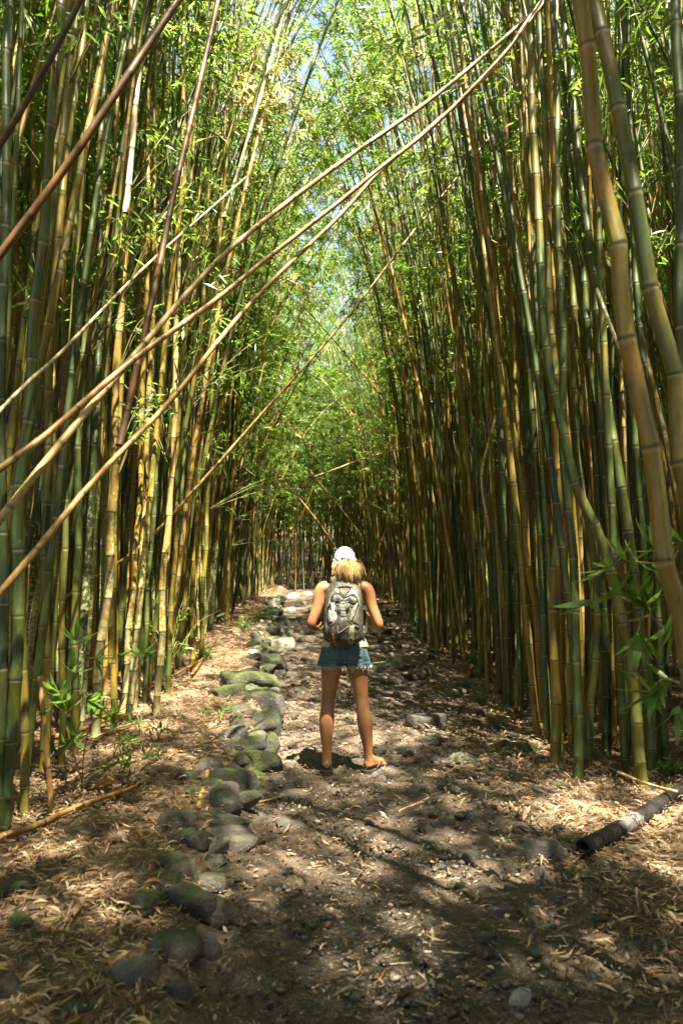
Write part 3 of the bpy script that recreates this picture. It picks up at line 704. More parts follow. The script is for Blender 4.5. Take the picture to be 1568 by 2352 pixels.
ground_cane(1140, 2146, 1210, 2156, 5, .72, 'greenish tan stick below the dark curved twigs', name='fallen_stick', cat='stick')
ground_cane(1182, 2022, 1214, 2066, 6, .04, 'dark twig curving down in the lower right of the trail', name='fallen_stick', cat='stick', bend=.5)
ground_cane(1214, 2068, 1260, 2074, 6, .05, 'dark twig lying level below the curving one', name='fallen_stick', cat='stick')
ground_cane(1322, 2030, 1380, 2068, 8, .04, 'dark curled strip of bark on the litter below the black log', name='fallen_stick', cat='stick', bend=.6)
ground_cane(990, 2030, 1042, 2022, 4, .75, 'faint greenish stem on the gravel near the trail centre', name='fallen_stick', cat='stick')
ground_cane(805, 2098, 835, 2126, 5, .2, 'small dark twig on the wet trail centre', name='fallen_stick', cat='stick')
ground_cane(782, 2222, 812, 2228, 6, .8, 'tiny pale chip of cane at the bottom centre', name='fallen_stick', cat='stick')
ground_cane(1420, 1812, 1580, 1884, 7, .74, 'pale thin cane crossing over the black log', lift=.09)
ground_cane(1400, 1790, 1500, 1765, 8, .05, 'dark cane lying behind the foot of the right clump', lift=.01)
for k, (u, v) in enumerate([(150, 1990), (250, 2100), (360, 1960), (90, 2180), (215, 2210), (130, 1900), (330, 1900), (60, 2010)]):
    dx = random.uniform(30, 70); dy = random.uniform(-28, 10)
    ground_cane(u, v, u+dx, v+dy, random.uniform(5, 8), random.uniform(.5, .9), ['straw coloured sheath strip on the litter below the long brown cane', 'pale sheath strip beside the rounded pale rock', 'tan sheath strip above the pale twin rocks', 'dull strip of cane near the lower left border', 'pale strip of cane in the lower left litter', 'thin strip of cane close under the long brown cane', 'tan strip of cane by the mossy rocks on the bank', 'brown strip of cane near the mossy mounds at the left border'][k], name='fallen_stick', cat='stick', r1=.5)

for k in range(26):                       # old broken stubs between the living stalks
    y = random.uniform(4.2, 12); s = -1 if k % 2 else 1
    x = (float(xL(y))-random.uniform(-.05, .5)) if s < 0 else (float(xR(y))+random.uniform(-.02, .5))
    h = random.uniform(.08, .34); r = random.uniform(.016, .028); base = gv(x, y, -.03)
    P = smooth_path([(0, 0, 0), (random.gauss(0, .02), random.gauss(0, .02), h*.5), (random.gauss(0, .06), random.gauss(0, .05), h)], 8)
    o = link('bamboo_stub', culm_mesh('bamboo_stub', P, r*1.15, r, M_pole, inter=.12, sides=8, seed=k), None, base); o.color = (random.uniform(.1, .5), random.random(), 0, 1)
    zn = 'level with the hiker' if y < 7 else 'beyond the hiker'
    sd = 'left' if s < 0 else 'right'
    tag(o, f'short broken dead stub at the foot of the {sd} stand {zn}', 'bamboo stub', f'dead stubs at the foot of the {sd} stand {zn}')
# black fallen log with charred skin
def black_log():
    m, nt, b = new_mat('blackened_wood')
    tc = nd(nt, 'ShaderNodeTexCoord'); n = noise_(nt, tc.outputs['Object'], 22, 5, .65)
    al = nd(nt, 'ShaderNodeAttribute', attribute_name='iv').outputs['Fac']
    col = ramp(nt, n, [(.3, (.006, .005, .004)), (.6, (.016, .013, .010)), (.8, (.06, .04, .028))])
    patch = ramp(nt, math_(nt, 'ADD', al, math_(nt, 'MULTIPLY', n, .25)), [(.42, (0, 0, 0)), (.47, (1, 1, 1)), (.55, (1, 1, 1)), (.58, (0, 0, 0)), (.6, (.8, .8, .8)), (.64, (0, 0, 0))])  # pale band along the log is a sunlit patch painted into the colour
    col = mixc(nt, math_(nt, 'MULTIPLY', patch, .8), col, (.24, .21, .21))
    nt.links.new(col, b.inputs['Base Color']); b.inputs['Roughness'].default_value = .7; b.inputs['Specular IOR Level'].default_value = .25; bump_(nt, n, .9, .02, b)
    a = ground(1340, 1968); e = ground(1640, 1800)
    r = .045
    P = np.array([list(a.lerp(e, f)) for f in np.linspace(0, 1, 40)]); P[:, 2] = P[:, 2].max()*.0+np.linspace(a.z, e.z+.03, 40)+r*.9
    P[:, 0] += .012*np.sin(np.linspace(0, 7, 40))
    R = r*(1+.04*np.sin(np.linspace(0, 40, 40)))*np.linspace(1, .86, 40)
    base = P[0].copy(); V, F = tube(P-base, R, 20, cap=False)
    # hollow mouth
    V2, F2 = tube((P-base)[:8], R[:8]*.72, 20, cap=False); F2 = F2[:, ::-1]
    n0 = len(V); k = np.arange(20); k2 = (k+1) % 20
    ring = np.stack([k, k+n0, k2+n0, k2], -1); disc_c = n0+len(V2)
    end = n0+7*20; disc = np.stack([end+k, end+k2, disc_c+k*0, disc_c+k*0], -1)
    Vall = np.vstack([V, V2, (P-base)[7]]); Fall = np.vstack([F, F2+n0, ring, disc])
    d = np.r_[np.repeat(np.linspace(0, 1.6, 40), 20), np.zeros(len(V2)+1)]
    o = link('fallen_log', mesh_np('fallen_log', Vall, fixq(Fall), [m], smooth=True, attrs={'iv': d}), None, base)
    tag(o, 'blackened hollow log lying on the litter at lower right with a painted sunlit patch', 'log')
black_log()

# ------------------------------------------------------------------ rocks
def rock_material(name, c0, c1, c2, moss=0.0):
    m, nt, b = new_mat(name)
    tc = nd(nt, 'ShaderNodeTexCoord'); oi = nd(nt, 'ShaderNodeObjectInfo'); g = nd(nt, 'ShaderNodeNewGeometry')
    add = nd(nt, 'ShaderNodeVectorMath', operation='ADD'); nt.links.new(g.outputs['Position'], add.inputs[0]); nt.links.new(oi.outputs['Location'], add.inputs[1])
    v = add.outputs[0]
    n1 = noise_(nt, v, 9, 5, .62); n2 = noise_(nt, v, 70, 4, .7); n3 = noise_(nt, v, 14, 4, .7)
    col = ramp(nt, n1, [(.25, c0), (.5, c1), (.78, c2)])
    col = mixc(nt, math_(nt, 'MULTIPLY', n2, .55), col, tuple(x*.4 for x in c1))
    n4 = noise_(nt, v, 30, 6, .75)
    col = mixc(nt, ramp(nt, n4, [(.60, (0, 0, 0)), (.68, (.75, .75, .75))]), col, tuple(x*1.5+.02 for x in c2))
    col = mixc(nt, ramp(nt, n4, [(.30, (.8, .8, .8)), (.38, (0, 0, 0))]), col, (.05, .032, .018))
    sp = nd(nt, 'ShaderNodeSeparateXYZ'); nt.links.new(g.outputs['Normal'], sp.inputs[0])
    if moss:
        mf = math_(nt, 'ADD', math_(nt, 'MULTIPLY', sp.outputs[2], .25), n3)
        mf = ramp(nt, mf, [(.72-.3*moss, (0, 0, 0)), (.84-.3*moss, (1, 1, 1))])
        mc = ramp(nt, n2, [(.25, (.022, .032, .007)), (.55, (.06, .075, .014)), (.8, (.13, .14, .035))])
        col = mixc(nt, mf, col, mc)
    nt.links.new(col, b.inputs['Base Color']); b.inputs['Roughness'].default_value = .72
    bump_(nt, math_(nt, 'ADD', math_(nt, 'ADD', n1, n4), math_(nt, 'MULTIPLY', n2, .5)), 1.0, .035, b)
    return m
RM = {'dark': rock_material('dark_basalt', (.05, .043, .034), (.085, .073, .057), (.165, .14, .108), .08),
      'grey': rock_material('grey_rock', (.07, .06, .048), (.125, .108, .086), (.22, .19, .15), .0),
      'moss': rock_material('mossy_rock', (.04, .042, .032), (.07, .07, .052), (.13, .125, .10), .68),
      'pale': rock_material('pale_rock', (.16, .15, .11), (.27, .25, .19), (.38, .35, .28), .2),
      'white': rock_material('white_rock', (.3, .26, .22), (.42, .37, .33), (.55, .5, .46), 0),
      'brown': rock_material('brown_rock', (.045, .03, .02), (.08, .055, .038), (.13, .09, .065), 0),
      'half': rock_material('half_mossy_rock', (.045, .045, .038), (.075, .073, .06), (.15, .14, .115), .38)}
def rock_shape(seed, sub=4, facets=10, rough=.05):
    r = np.random.default_rng(seed)
    bm = bmesh.new(); bmesh.ops.create_icosphere(bm, subdivisions=sub, radius=1)
    V = np.array([v.co[:] for v in bm.verts]); F = np.array([[v.index for v in f.verts] for f in bm.faces]); bm.free()
    N = r.normal(size=(facets, 3)); N /= np.linalg.norm(N, axis=1)[:, None]; d = r.uniform(.62, .95, facets)
    N = np.vstack([N, [[0, 0, 1], [0, 0, -1]]]); d = np.r_[d, r.uniform(.6, .85), .8]
    c = np.maximum(V@N.T, .02); q = d/c
    R = -np.log(np.exp(-q*60).sum(1))/60
    R = np.clip(R, .3, 1.25)
    nz = .8*fbm(V[:, 0]*2.2+V[:, 2]*1.7+seed, V[:, 1]*2.2-V[:, 2]*1.3, seed, 3)+.6*fbm(V[:, 0]*5+V[:, 2]*4, V[:, 1]*5+V[:, 2]*4, seed+5, 3)
    V = V*(R*(1+rough*2*nz))[:, None]
    V /= (V.max(0)-V.min(0))*.5
    V -= (V.max(0)+V.min(0))*.5
    return V, F
ROCKS = [
 (297, 2240, 100, 112, 'grey', 'rounded light grey rock near the bottom left, largest of the pale ones there'),
 (405, 2288, 84, 100, 'dark', 'upright dark rock with a pale face, touching the rounded grey one'),
 (150, 2322, 120, 80, 'half', 'dark green mossy rock cut by the bottom border left of the grey one'),
 (385, 2180, 130, 80, 'dark', 'broad flat dark slab at the edge of the wet trail'),
 (455, 2165, 90, 110, 'dark', 'pointed dark slab leaning on the broad flat one'),
 (425, 2062, 135, 90, 'dark', 'large dark slab with moss under its lower edge'),
 (322, 2078, 82, 84, 'moss', 'bright green mossy rock on the bank left of the dark slabs'),
 (345, 2028, 80, 44, 'pale', 'small pale topped rock just above the green mossy one'),
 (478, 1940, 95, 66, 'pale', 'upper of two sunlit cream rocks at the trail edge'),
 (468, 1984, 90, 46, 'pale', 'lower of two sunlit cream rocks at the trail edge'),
 (470, 2026, 86, 50, 'dark', 'dark low rock under the sunlit cream pair'),
 (500, 1892, 118, 74, 'dark', 'big dark wedge shaped rock above the sunlit cream pair'),
 (520, 1850, 60, 54, 'half', 'dark block behind the big wedge shaped rock'),
 (530, 1790, 108, 74, 'half', 'squarish dark rock with mossy right side level with the hiker feet'),
 (428, 1784, 66, 46, 'half', 'small dark rock left of the squarish mossy one'),
 (442, 1822, 58, 52, 'moss', 'mossy rock below the small dark one on the bank'),
 (22, 2044, 86, 70, 'moss', 'mossy mound at the left border, upper of the pair'),
 (34, 2118, 76, 60, 'moss', 'mossy mound at the left border, lower of the pair'),
 (14, 2272, 70, 78, 'brown', 'dark brown rock cut by the left border near the bottom'),
 (70, 2160, 46, 36, 'half', 'little dark rock right of the lower mossy mound'),
 (532, 2112, 54, 32, 'brown', 'flat reddish brown stone lying on the trail beside the dark slabs'),
 (588, 1752, 90, 60, 'moss', 'mossy rock stepping down to the trail beside the left foot of the hiker'),
 (624, 1762, 46, 22, 'dark', 'flat dark stone on the trail between the mossy rock and the left foot'),
 (596, 1704, 74, 50, 'moss', 'mossy edge rock second up from the hiker feet'),
 (606, 1655, 76, 54, 'half', 'grey edge rock with a mossy lip beside the calves of the hiker'),
 (596, 1608, 92, 56, 'half', 'humped edge rock beside the knees of the hiker'),
 (545, 1630, 60, 34, 'dark', 'low dark rock half sunk in the sunlit bank'),
 (570, 1562, 120, 48, 'moss', 'long mossy edge rock beside the thighs of the hiker'),
 (520, 1590, 70, 34, 'moss', 'mossy lump behind the long mossy edge rock'),
 (604, 1518, 96, 44, 'half', 'pale topped edge rock beside the shorts of the hiker'),
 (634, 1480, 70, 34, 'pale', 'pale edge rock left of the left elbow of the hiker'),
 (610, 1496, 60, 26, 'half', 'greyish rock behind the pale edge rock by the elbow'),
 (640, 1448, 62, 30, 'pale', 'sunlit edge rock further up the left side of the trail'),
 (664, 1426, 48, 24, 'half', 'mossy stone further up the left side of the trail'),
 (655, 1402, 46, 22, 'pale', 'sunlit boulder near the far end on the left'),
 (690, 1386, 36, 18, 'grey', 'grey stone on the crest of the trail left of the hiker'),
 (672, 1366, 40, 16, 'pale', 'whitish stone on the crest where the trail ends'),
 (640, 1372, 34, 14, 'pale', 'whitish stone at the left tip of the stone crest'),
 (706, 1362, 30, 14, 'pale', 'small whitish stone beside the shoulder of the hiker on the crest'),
 (986, 1652, 100, 46, 'grey', 'broad flat topped grey boulder on the right of the trail'),
 (1208, 1716, 72, 36, 'moss', 'mossy dark rock near the outermost right stalks'),
 (1218, 1912, 66, 52, 'brown', 'round dark brown rock near the end of the black log'),
 (1258, 1952, 104, 76, 'grey', 'angular grey green rock at the mouth of the black log'),
 (1196, 1970, 52, 44, 'dark', 'dark rock leaning on the angular grey green one'),
 (1298, 1806, 62, 34, 'dark', 'dark rock at the foot of the right clump above the log'),
 (957, 1812, 58, 30, 'dark', 'dark humped stone right of the sandalled foot'),
 (985, 1942, 56, 38, 'grey', 'square grey stone in the middle of the lower trail'),
 (1028, 1884, 44, 22, 'grey', 'flat grey stone above the square one'),
 (1096, 1890, 46, 28, 'dark', 'dark wedge stone right of the flat grey one'),
 (1082, 1968, 56, 34, 'dark', 'dark stone between the square grey one and the log'),
 (1088, 1852, 40, 20, 'grey', 'small grey stone above the dark wedge stone'),
 (1196, 2292, 56, 42, 'white', 'whitish rock at the bottom right of the trail'),
 (1252, 2286, 62, 38, 'dark', 'dark flat rock touching the whitish one'),
 (1282, 2134, 42, 42, 'dark', 'dark lump in the litter at lower right'),
 (1112, 2158, 62, 44, 'dark', 'dark lumpy stone left of the lower right litter'),
 (1300, 1622, 76, 66, 'dark', 'dark boulder half hidden behind the right stalks'),
 (1384, 2112, 46, 26, 'brown', 'brownish stone in the litter right of the dark lump'),
 (1160, 2092, 70, 34, 'grey', 'flat greyish stone in the lower right trail'),
 (868, 1488, 66, 28, 'pale', 'flat pale boulder right of the shorts of the hiker'),
 (872, 1530, 110, 36, 'pale', 'sunlit knobbly rock behind the right thigh of the hiker'),
 (960, 1552, 50, 24, 'brown', 'dark brown stone on the trail beyond the sunlit streak'),
 (912, 1562, 56, 26, 'grey', 'grey stone left of the dark brown one'),
 (1090, 1550, 30, 16, 'brown', 'small brown stone near the right edge of the trail'),
 (985, 1598, 66, 24, 'dark', 'low dark ledge of rock above the broad boulder'),
 (1076, 1574, 34, 20, 'half', 'small pointed green dark stone near the right stalks'),
 (892, 1470, 44, 18, 'brown', 'brown stone beyond the flat pale boulder'),
 (872, 1432, 44, 16, 'dark', 'dark flat stone by the right elbow of the hiker'),
 (905, 1404, 40, 14, 'dark', 'dark stone further up the right of the trail'),
 (868, 1404, 30, 12, 'grey', 'grey stone further up beside the hiker shoulder'),
 (1068, 1742, 70, 30, 'pale', 'half sunlit stone right of the sandalled foot'),
 (990, 1700, 70, 30, 'dark', 'dark stone below the broad boulder'),
 (930, 1718, 50, 22, 'grey', 'grey stone between the sandalled foot and the dark stone'),
 (690, 1590, 40, 16, 'dark', 'dark flat stone left of the knees of the hiker'),
 (728, 1700, 30, 12, 'grey', 'little stone left of the calf of the hiker'),
 (1228, 1452, 30, 16, 'dark', 'dark stone among the feet of the right stalks'),
]
rock_cache = {}
def rock_mesh(seed, mat, sub):
    key = (seed, mat, sub)
    if key not in rock_cache:
        V, F = rock_shape(seed, sub); rock_cache[key] = mesh_np('rock', V, F, [RM[mat]], smooth=False)
    return rock_cache[key]
for k, (u, v, w, h, mt, lab) in enumerate(ROCKS):
    g = ground(u, v+h*.42); D = g.y
    if 1420 < v < 1780 and u < 640: w, h = w*1.2, h*1.2
    W = w/1568*D; Hh = h/1568*D
    # picture height mixes the top face (foreshortened depth) and the standing height
    dep = W*.62; sa = (1.4-g.z)/math.hypot(D, 1.4-g.z)
    hz = max(.28*Hh, (Hh-dep*sa*.75))
    o = link('rock', rock_mesh(k*7+3, mt, 4 if w > 45 else 3), None, (g.x, g.y+dep*.45, g.z+hz*.04))
    o.scale = (W*.54, dep*.55, hz*.68); o.rotation_euler = (random.gauss(0, .1), random.gauss(0, .1), random.gauss(0, .35))
    tag(o, lab, 'rock', 'rocks along the trail')
# rough stones of the raised edging, half sunk between the big ones
y = 3.0; ek = 0
while y < 23:
    for row in range(2):
        x = float(xe(y))-.02-row*.17+random.gauss(0, .05); W = random.uniform(.09, .2)*(1+.03*y)
        mt = random.choice(['half', 'dark', 'dark', 'half', 'grey'] if y < 6.5 else ['half', 'grey', 'half', 'pale', 'dark'])
        o = link('edging_stone', rock_mesh(100+random.randrange(14), mt, 3), None, (x, y+random.gauss(0, .04), float(gz(x-.06, y))-W*.06))
        o.scale = (W*.55, W*random.uniform(.45, .7), W*random.uniform(.26, .42)); o.rotation_euler = (random.gauss(0, .2), random.gauss(0, .2), random.random()*6)
        nm = {'half': 'half mossy', 'dark': 'dark', 'moss': 'mossy', 'grey': 'grey', 'pale': 'pale'}[mt]
        zn = 'below the hiker feet' if y < 5 else 'beside the hiker legs' if y < 7.5 else 'beside the hiker hips' if y < 11 else 'up by the hiker shoulder'
        tag(o, f"{nm} stone of the {'outer' if row == 0 else 'inner'} row of left edging {zn}", 'stone', f"{nm} stones, {'outer' if row == 0 else 'inner'} edging row {zn}"); ek += 1
    y += random.uniform(.16, .30)*(1+.05*y)
# small stones strewn on the trail, alike
small = []
tries = 0
while len(small) < 255 and tries < 12000:
    tries += 1
    u = random.uniform(600, 1300); v = 1400+900*random.random()**1.2
    if 700 < u < 870 and 1560 < v < 1800: continue
    g = ground(u, v)
    if not (float(xe(g.y))+.12 < g.x < 1.55): continue
    if v > 1900 and g.x < .25 and random.random() < .85: continue
    w = random.uniform(12, 34)*(1 if v < 1800 else 1.15)
    if any(abs(u-a) < (w+b_)*.55 and abs(v-c_) < 14 for a, c_, b_ in small): continue
    small.append((u, v, w))
    D = g.y; W = w/1568*D
    q = 'beyond the hiker' if v < 1500 else 'behind the hiker legs' if v < 1720 else 'by the hiker feet' if v < 1830 else 'on the nearer trail'
    s = 'left of the hiker' if u < 720 else 'in line with the hiker' if u < 860 else 'by the broad boulder side' if u < 1080 and v < 1830 else 'right of mid trail' if u < 1080 else 'near the right stalks'
    mt = random.choice(['dark', 'grey', 'dark', 'brown'])
    o = link('stone', rock_mesh(random.randrange(10), mt, 2), None, (g.x, g.y, g.z+W*.05+.010))
    o.scale = (W*.5, W*random.uniform(.3, .5), W*random.uniform(.18, .34)); o.rotation_euler = (random.gauss(0, .15), random.gauss(0, .15), random.random()*6)
    cl = {'dark': 'small dark', 'grey': 'small grey', 'brown': 'small brown'}[mt]
    tag(o, f'{cl} flat stone {q}, {s}', 'stone', f'{cl} stones {q}, {s}')

# gravel and pebbles
def scatter(name, n, xf, yf, keep, size, mat, label, flat=(.5, .8)):
    bm = bmesh.new(); bmesh.ops.create_icosphere(bm, subdivisions=1, radius=1)
    bv = np.array([v.co[:] for v in bm.verts]); bf = np.array([[v.index for v in f.verts] for f in bm.faces]); bm.free()
    y = yf(n); x = xf(n, y); k = keep(x, y) > rng.random(n); x, y = x[k], y[k]; n = len(x)
    s = size(n, y); a = rng.random(n)*2*pi
    V = bv[None]*(1+.28*rng.normal(size=(n, len(bv), 1)))
    V = V*np.stack([np.ones(n), rng.uniform(.55, 1, n), rng.uniform(*flat, n)], 1)[:, None]*s[:, None, None]
    X = V[..., 0]*np.cos(a)[:, None]-V[..., 1]*np.sin(a)[:, None]; Y = V[..., 0]*np.sin(a)[:, None]+V[..., 1]*np.cos(a)[:, None]
    V = np.stack([X+x[:, None], Y+y[:, None], V[..., 2]+gz(x, y)[:, None]+s[:, None]*.1], -1)
    F = bf[None]+(np.arange(n)*len(bv))[:, None, None]
    o = link(name, mesh_np(name, V.reshape(-1, 3), F.reshape(-1, 3), [mat])); tag(o, label, None, kind='stuff')
def gravel_mat():
    m, nt, b = new_mat('gravel')
    g = nd(nt, 'ShaderNodeNewGeometry'); r = g.outputs['Random Per Island']
    nt.links.new(ramp(nt, r, [(0, (.028, .022, .017)), (.5, (.07, .053, .039)), (.85, (.13, .10, .075)), (1, (.25, .205, .16))]), b.inputs['Base Color'])
    b.inputs['Roughness'].default_value = .6
    return m
M_gravel = gravel_mat()
scatter('gravel', 26000, lambda n, y: rng.uniform(-1.4, 1.7, n), lambda n: 1.9+9*rng.random(n)**1.7,
        lambda x, y: sst(-.02, .15, x-xe(y))*(.25+.75*sst(1.3, .3, x))*(.35+.65*sst(-.3, .3, fbm(x*2, y*2, 88, 2))),
        lambda n, y: rng.lognormal(math.log(.0066), .55, n).clip(.003, .028)*(.8+.06*y), M_gravel, 'small dark gravel pressed into the dirt trail')

# dry leaf litter
def litter(name, n, yf, keep, mat, label, L=(.05, .15), W=(.07, .14)):
    y = yf(n); x = rng.uniform(-1, 1, n)*(2.2+.62*y); k = keep(x, y) > rng.random(n); x, y = x[k], y[k]; n = len(x)
    sc = .85+.035*y
    a = rng.random(n)*2*pi; pt = rng.normal(size=n)*.16
    D = np.stack([np.cos(a)*np.cos(pt), np.sin(a)*np.cos(pt), np.sin(pt)], 1)
    S = np.stack([-np.sin(a), np.cos(a), rng.normal(size=n)*.35], 1); U = np.array([0, 0, 1.])
    Lg = rng.uniform(*L, n)*sc*rng.choice([.5, 1, 1.15], n, p=[.35, .5, .15]); Wd = Lg*rng.uniform(*W, n)*rng.uniform(.8, 1.5, n)
    P = np.stack([x, y, gz(x, y)+rng.uniform(.006, .035, n)], 1)
    c = P; Dl = D*Lg[:, None]*.5; cu = (rng.normal(size=n)*.10*Lg)[:, None]*U; sw = S*Wd[:, None]*.5
    V = np.stack([c-Dl, c-Dl*.2+sw+cu, c-Dl*.2-sw+cu*1.3, c+Dl*.45+sw*.8+cu, c+Dl*.45-sw*.8+cu, c+Dl], 1).reshape(-1, 3)
    i = np.arange(n)[:, None]*6
    F = np.concatenate([i+np.array([t]) for t in ([0, 2, 1], [1, 2, 4], [1, 4, 3], [3, 4, 5])], 1).reshape(-1, 3)
    o = link(name, mesh_np(name, V, F, [mat])); tag(o, label, None, kind='stuff')
def litk(x, y):
    e = x-xe(y); bank = sst(.0, -.2, e)*.95; right = sst(.7, 1.5, x+.4*fbm(x*2, y*2, 19, 2))
    return np.clip(bank+right+  .03+.14*sst(.05, .45, fbm(x*1.6, y*1.6, 23, 2)), 0, 1)
litter('leaf_litter', 190000, lambda n: 1.7+11*rng.random(n)**1.5, litk, M_litter, 'dry tan bamboo leaves strewn over the bank and trail edges', L=(.03, .095))
litter('wood_chips', 70000, lambda n: 1.7+8*rng.random(n)**1.4, lambda x, y: sst(-.1, .1, x-xe(y))*sst(2.2, 1.2, x)*.8, M_litter, 'tiny crumbs of dry leaf and bark trodden into the trail', L=(.008, .034), W=(.15, .4))
litter('fallen_sheaths', 1500, lambda n: 1.7+11*rng.random(n)**1.2, lambda x, y: litk(x, y)*.8, M_litter, 'larger dry culm sheaths and strips lying among the leaves', L=(.1, .2), W=(.06, .12))
litter('far_leaf_litter', 30000, lambda n: 11+22*rng.random(n), litk, M_litter, 'dry bamboo leaves under the stand further down the trail', L=(.08, .2), W=(.1, .2))

# ------------------------------------------------------------------ leafy branches and seedlings
leaf_meshes = []
for k in range(4):
    n = 8; t = np.linspace(0, 1, n); wv = np.array([.12, .62, .95, 1, .85, .62, .34, .02]); z = -.10*t*t*(1+k*.5)
    V = np.concatenate([np.stack([t, s*wv*.095, z+abs(s)*.012*wv], 1) for s in (-1, 0, 1)])
    F = np.array([[r*n+i, r*n+i+1, (r+1)*n+i+1, (r+1)*n+i] for r in range(2) for i in range(n-1)])
    leaf_meshes.append(mesh_np('leaf', V, F, [M_leafy], smooth=True))
def leaf_part(P, D, L, parent, base, mat=None):
    D = Vector(D).normalized(); x = D; s = x.cross(Vector((0, 0, 1))); s = s.normalized() if s.length > .05 else Vector((0, 1, 0)); s = (s+Vector((0, 0, random.gauss(0, .5)))).normalized()
    y = (s-x*s.dot(x)).normalized(); z = x.cross(y)
    o = link('leaf', random.choice(leaf_meshes), parent)
    o.matrix_local = Matrix.Translation(Vector(P)-Vector(base)) @ Matrix((x, y, z)).transposed().to_4x4() @ Matrix.Diagonal((L, L, L, 1))
    return o
def seedling(base, stems, label, name='bamboo_seedling', lsize=.12, cat='seedling', stem_r=.004, group=None, more=1.5):
    """stems: list of (points, leaf clusters at [(fraction, count)])"""
    t = thing(name, label, cat, base, group)
    for pts, cl in stems:
        P = smooth_path(pts, 14)
        tube_obj('stem', P-np.array(base), np.linspace(stem_r, stem_r*.4, 14), M_twig, t, sides=6)
        for f, n in cl:
            n = int(n*more+.5); i = f*13; k = min(12, int(i)); p = P[k]+(P[k+1]-P[k])*(i-k); d = P[k+1]-P[k]; d /= np.linalg.norm(d)
            for j in range(n):
                q = rng.normal(size=3)*.62; q[2] *= .8
                dd = d*.75+q+np.array([0, 0, -.12]); leaf_part(p, dd, lsize*random.uniform(.7, 1.2), t, base)
    return t
# right hand seedling with broad leaves (its stalk rises right of the picture)
Yr = 2.75
b0 = gv(1.62, 3.0)
mainR = [b0, at(1590, 1700, 2.85), at(1575, 1500, 2.8), at(1535, 1330, Yr), at(1490, 1240, Yr)]
seedling(b0, [
 (mainR, [(.8, 3), (.95, 4), (.7, 2)]),
 ([at(1575, 1500, 2.8), at(1500, 1420, Yr), at(1478, 1390, Yr)], [(.9, 6), (.6, 3), (.97, 4)]),
 ([at(1510, 1295, Yr), at(1440, 1290, Yr-.02), at(1398, 1302, Yr-.04)], [(.97, 4), (.5, 3), (.3, 2)]),
 ([at(1485, 1390, Yr), at(1420, 1365, Yr), at(1352, 1378, Yr-.04)], [(.97, 4), (.55, 3), (.3, 2)]),
 ([at(1480, 1390, Yr), at(1470, 1430, Yr), at(1462, 1455, Yr)], [(.97, 6)]),
 ([at(1560, 1360, Yr), at(1548, 1390, Yr), at(1540, 1440, Yr)], [(.6, 4), (.95, 4)]),
 ([at(1600, 1600, Yr), at(1555, 1570, Yr), at(1520, 1560, Yr), at(1490, 1590, Yr)], [(.5, 4), (.8, 4), (.97, 5)]),
 ([at(1600, 1620, Yr), at(1570, 1610, Yr), at(1555, 1625, Yr)], [(.9, 4)]),
 ([at(1600, 1250, 2.9), at(1560, 1245, 2.9), at(1540, 1255, 2.9)], [(.9, 4), (.4, 3)]),
], 'broad leaved green bamboo seedling reaching in from the right border', lsize=.15, more=1.6)
# left seedling
bl = ground(150, 1800)
Yl = bl.y-.15
seedling(bl, [
 ([bl, at(150, 1690, Yl), at(165, 1560, Yl), at(178, 1500, Yl), at(176, 1470, Yl)], [(.98, 8), (.55, 3), (.4, 3)]),
 ([at(165, 1570, Yl), at(195, 1520, Yl-.1), at(250, 1505, Yl-.15), at(330, 1500, Yl-.2)], [(.5, 3), (.98, 7), (.75, 3)]),
 ([bl+Vector((.1, .03, 0)), at(160, 1700, Yl), at(150, 1620, Yl), at(135, 1590, Yl)], [(.6, 6), (.8, 6), (.98, 8)]),
 ([at(155, 1640, Yl), at(190, 1600, Yl-.1), at(205, 1610, Yl-.15)], [(.7, 4), (.97, 5)]),
 ([bl+Vector((.12, -.05, 0)), at(200, 1690, Yl-.1), at(235, 1640, Yl-.15), at(262, 1640, Yl-.2)], [(.6, 5), (.8, 4), (.98, 7)]),
 ([bl+Vector((.05, -.1, 0)), at(150, 1720, Yl-.1), at(170, 1690, Yl-.15)], [(.6, 4), (.97, 5)]),
], 'slender leafy bamboo seedling with pale sunlit tip leaves at the foot of the left stalks', lsize=.135, more=1.9)
for k, (u, v, w, n, lab) in enumerate([(300, 1790, 60, 16, 'low grey green leafy sprout drooping over the bank below the left seedling'), (365, 1700, 40, 10, 'small green sprout on the sunlit bank'), (505, 1660, 34, 9, 'small bright sprout near the edge rocks on the sunlit bank'),
        (260, 1740, 50, 14, 'leafy sprout between the left seedling and the bank'), (320, 1690, 30, 7, 'small sprout right behind the reddish fallen cane')]):
    g = ground(u, v)
    sp = []
    for j in range(4):
        a = random.uniform(0, 6.28); h = w/1568*g.y
        sp.append(([g, g+Vector((cos(a)*h*.4, sin(a)*h*.4, h*.7)), g+Vector((cos(a)*h, sin(a)*h*.8, h*.8))], [(.6, n//8+1), (.98, n//5+1)]))
    seedling(g, sp, lab, name='leafy_sprout', cat='sprout', lsize=.09, stem_r=.003)
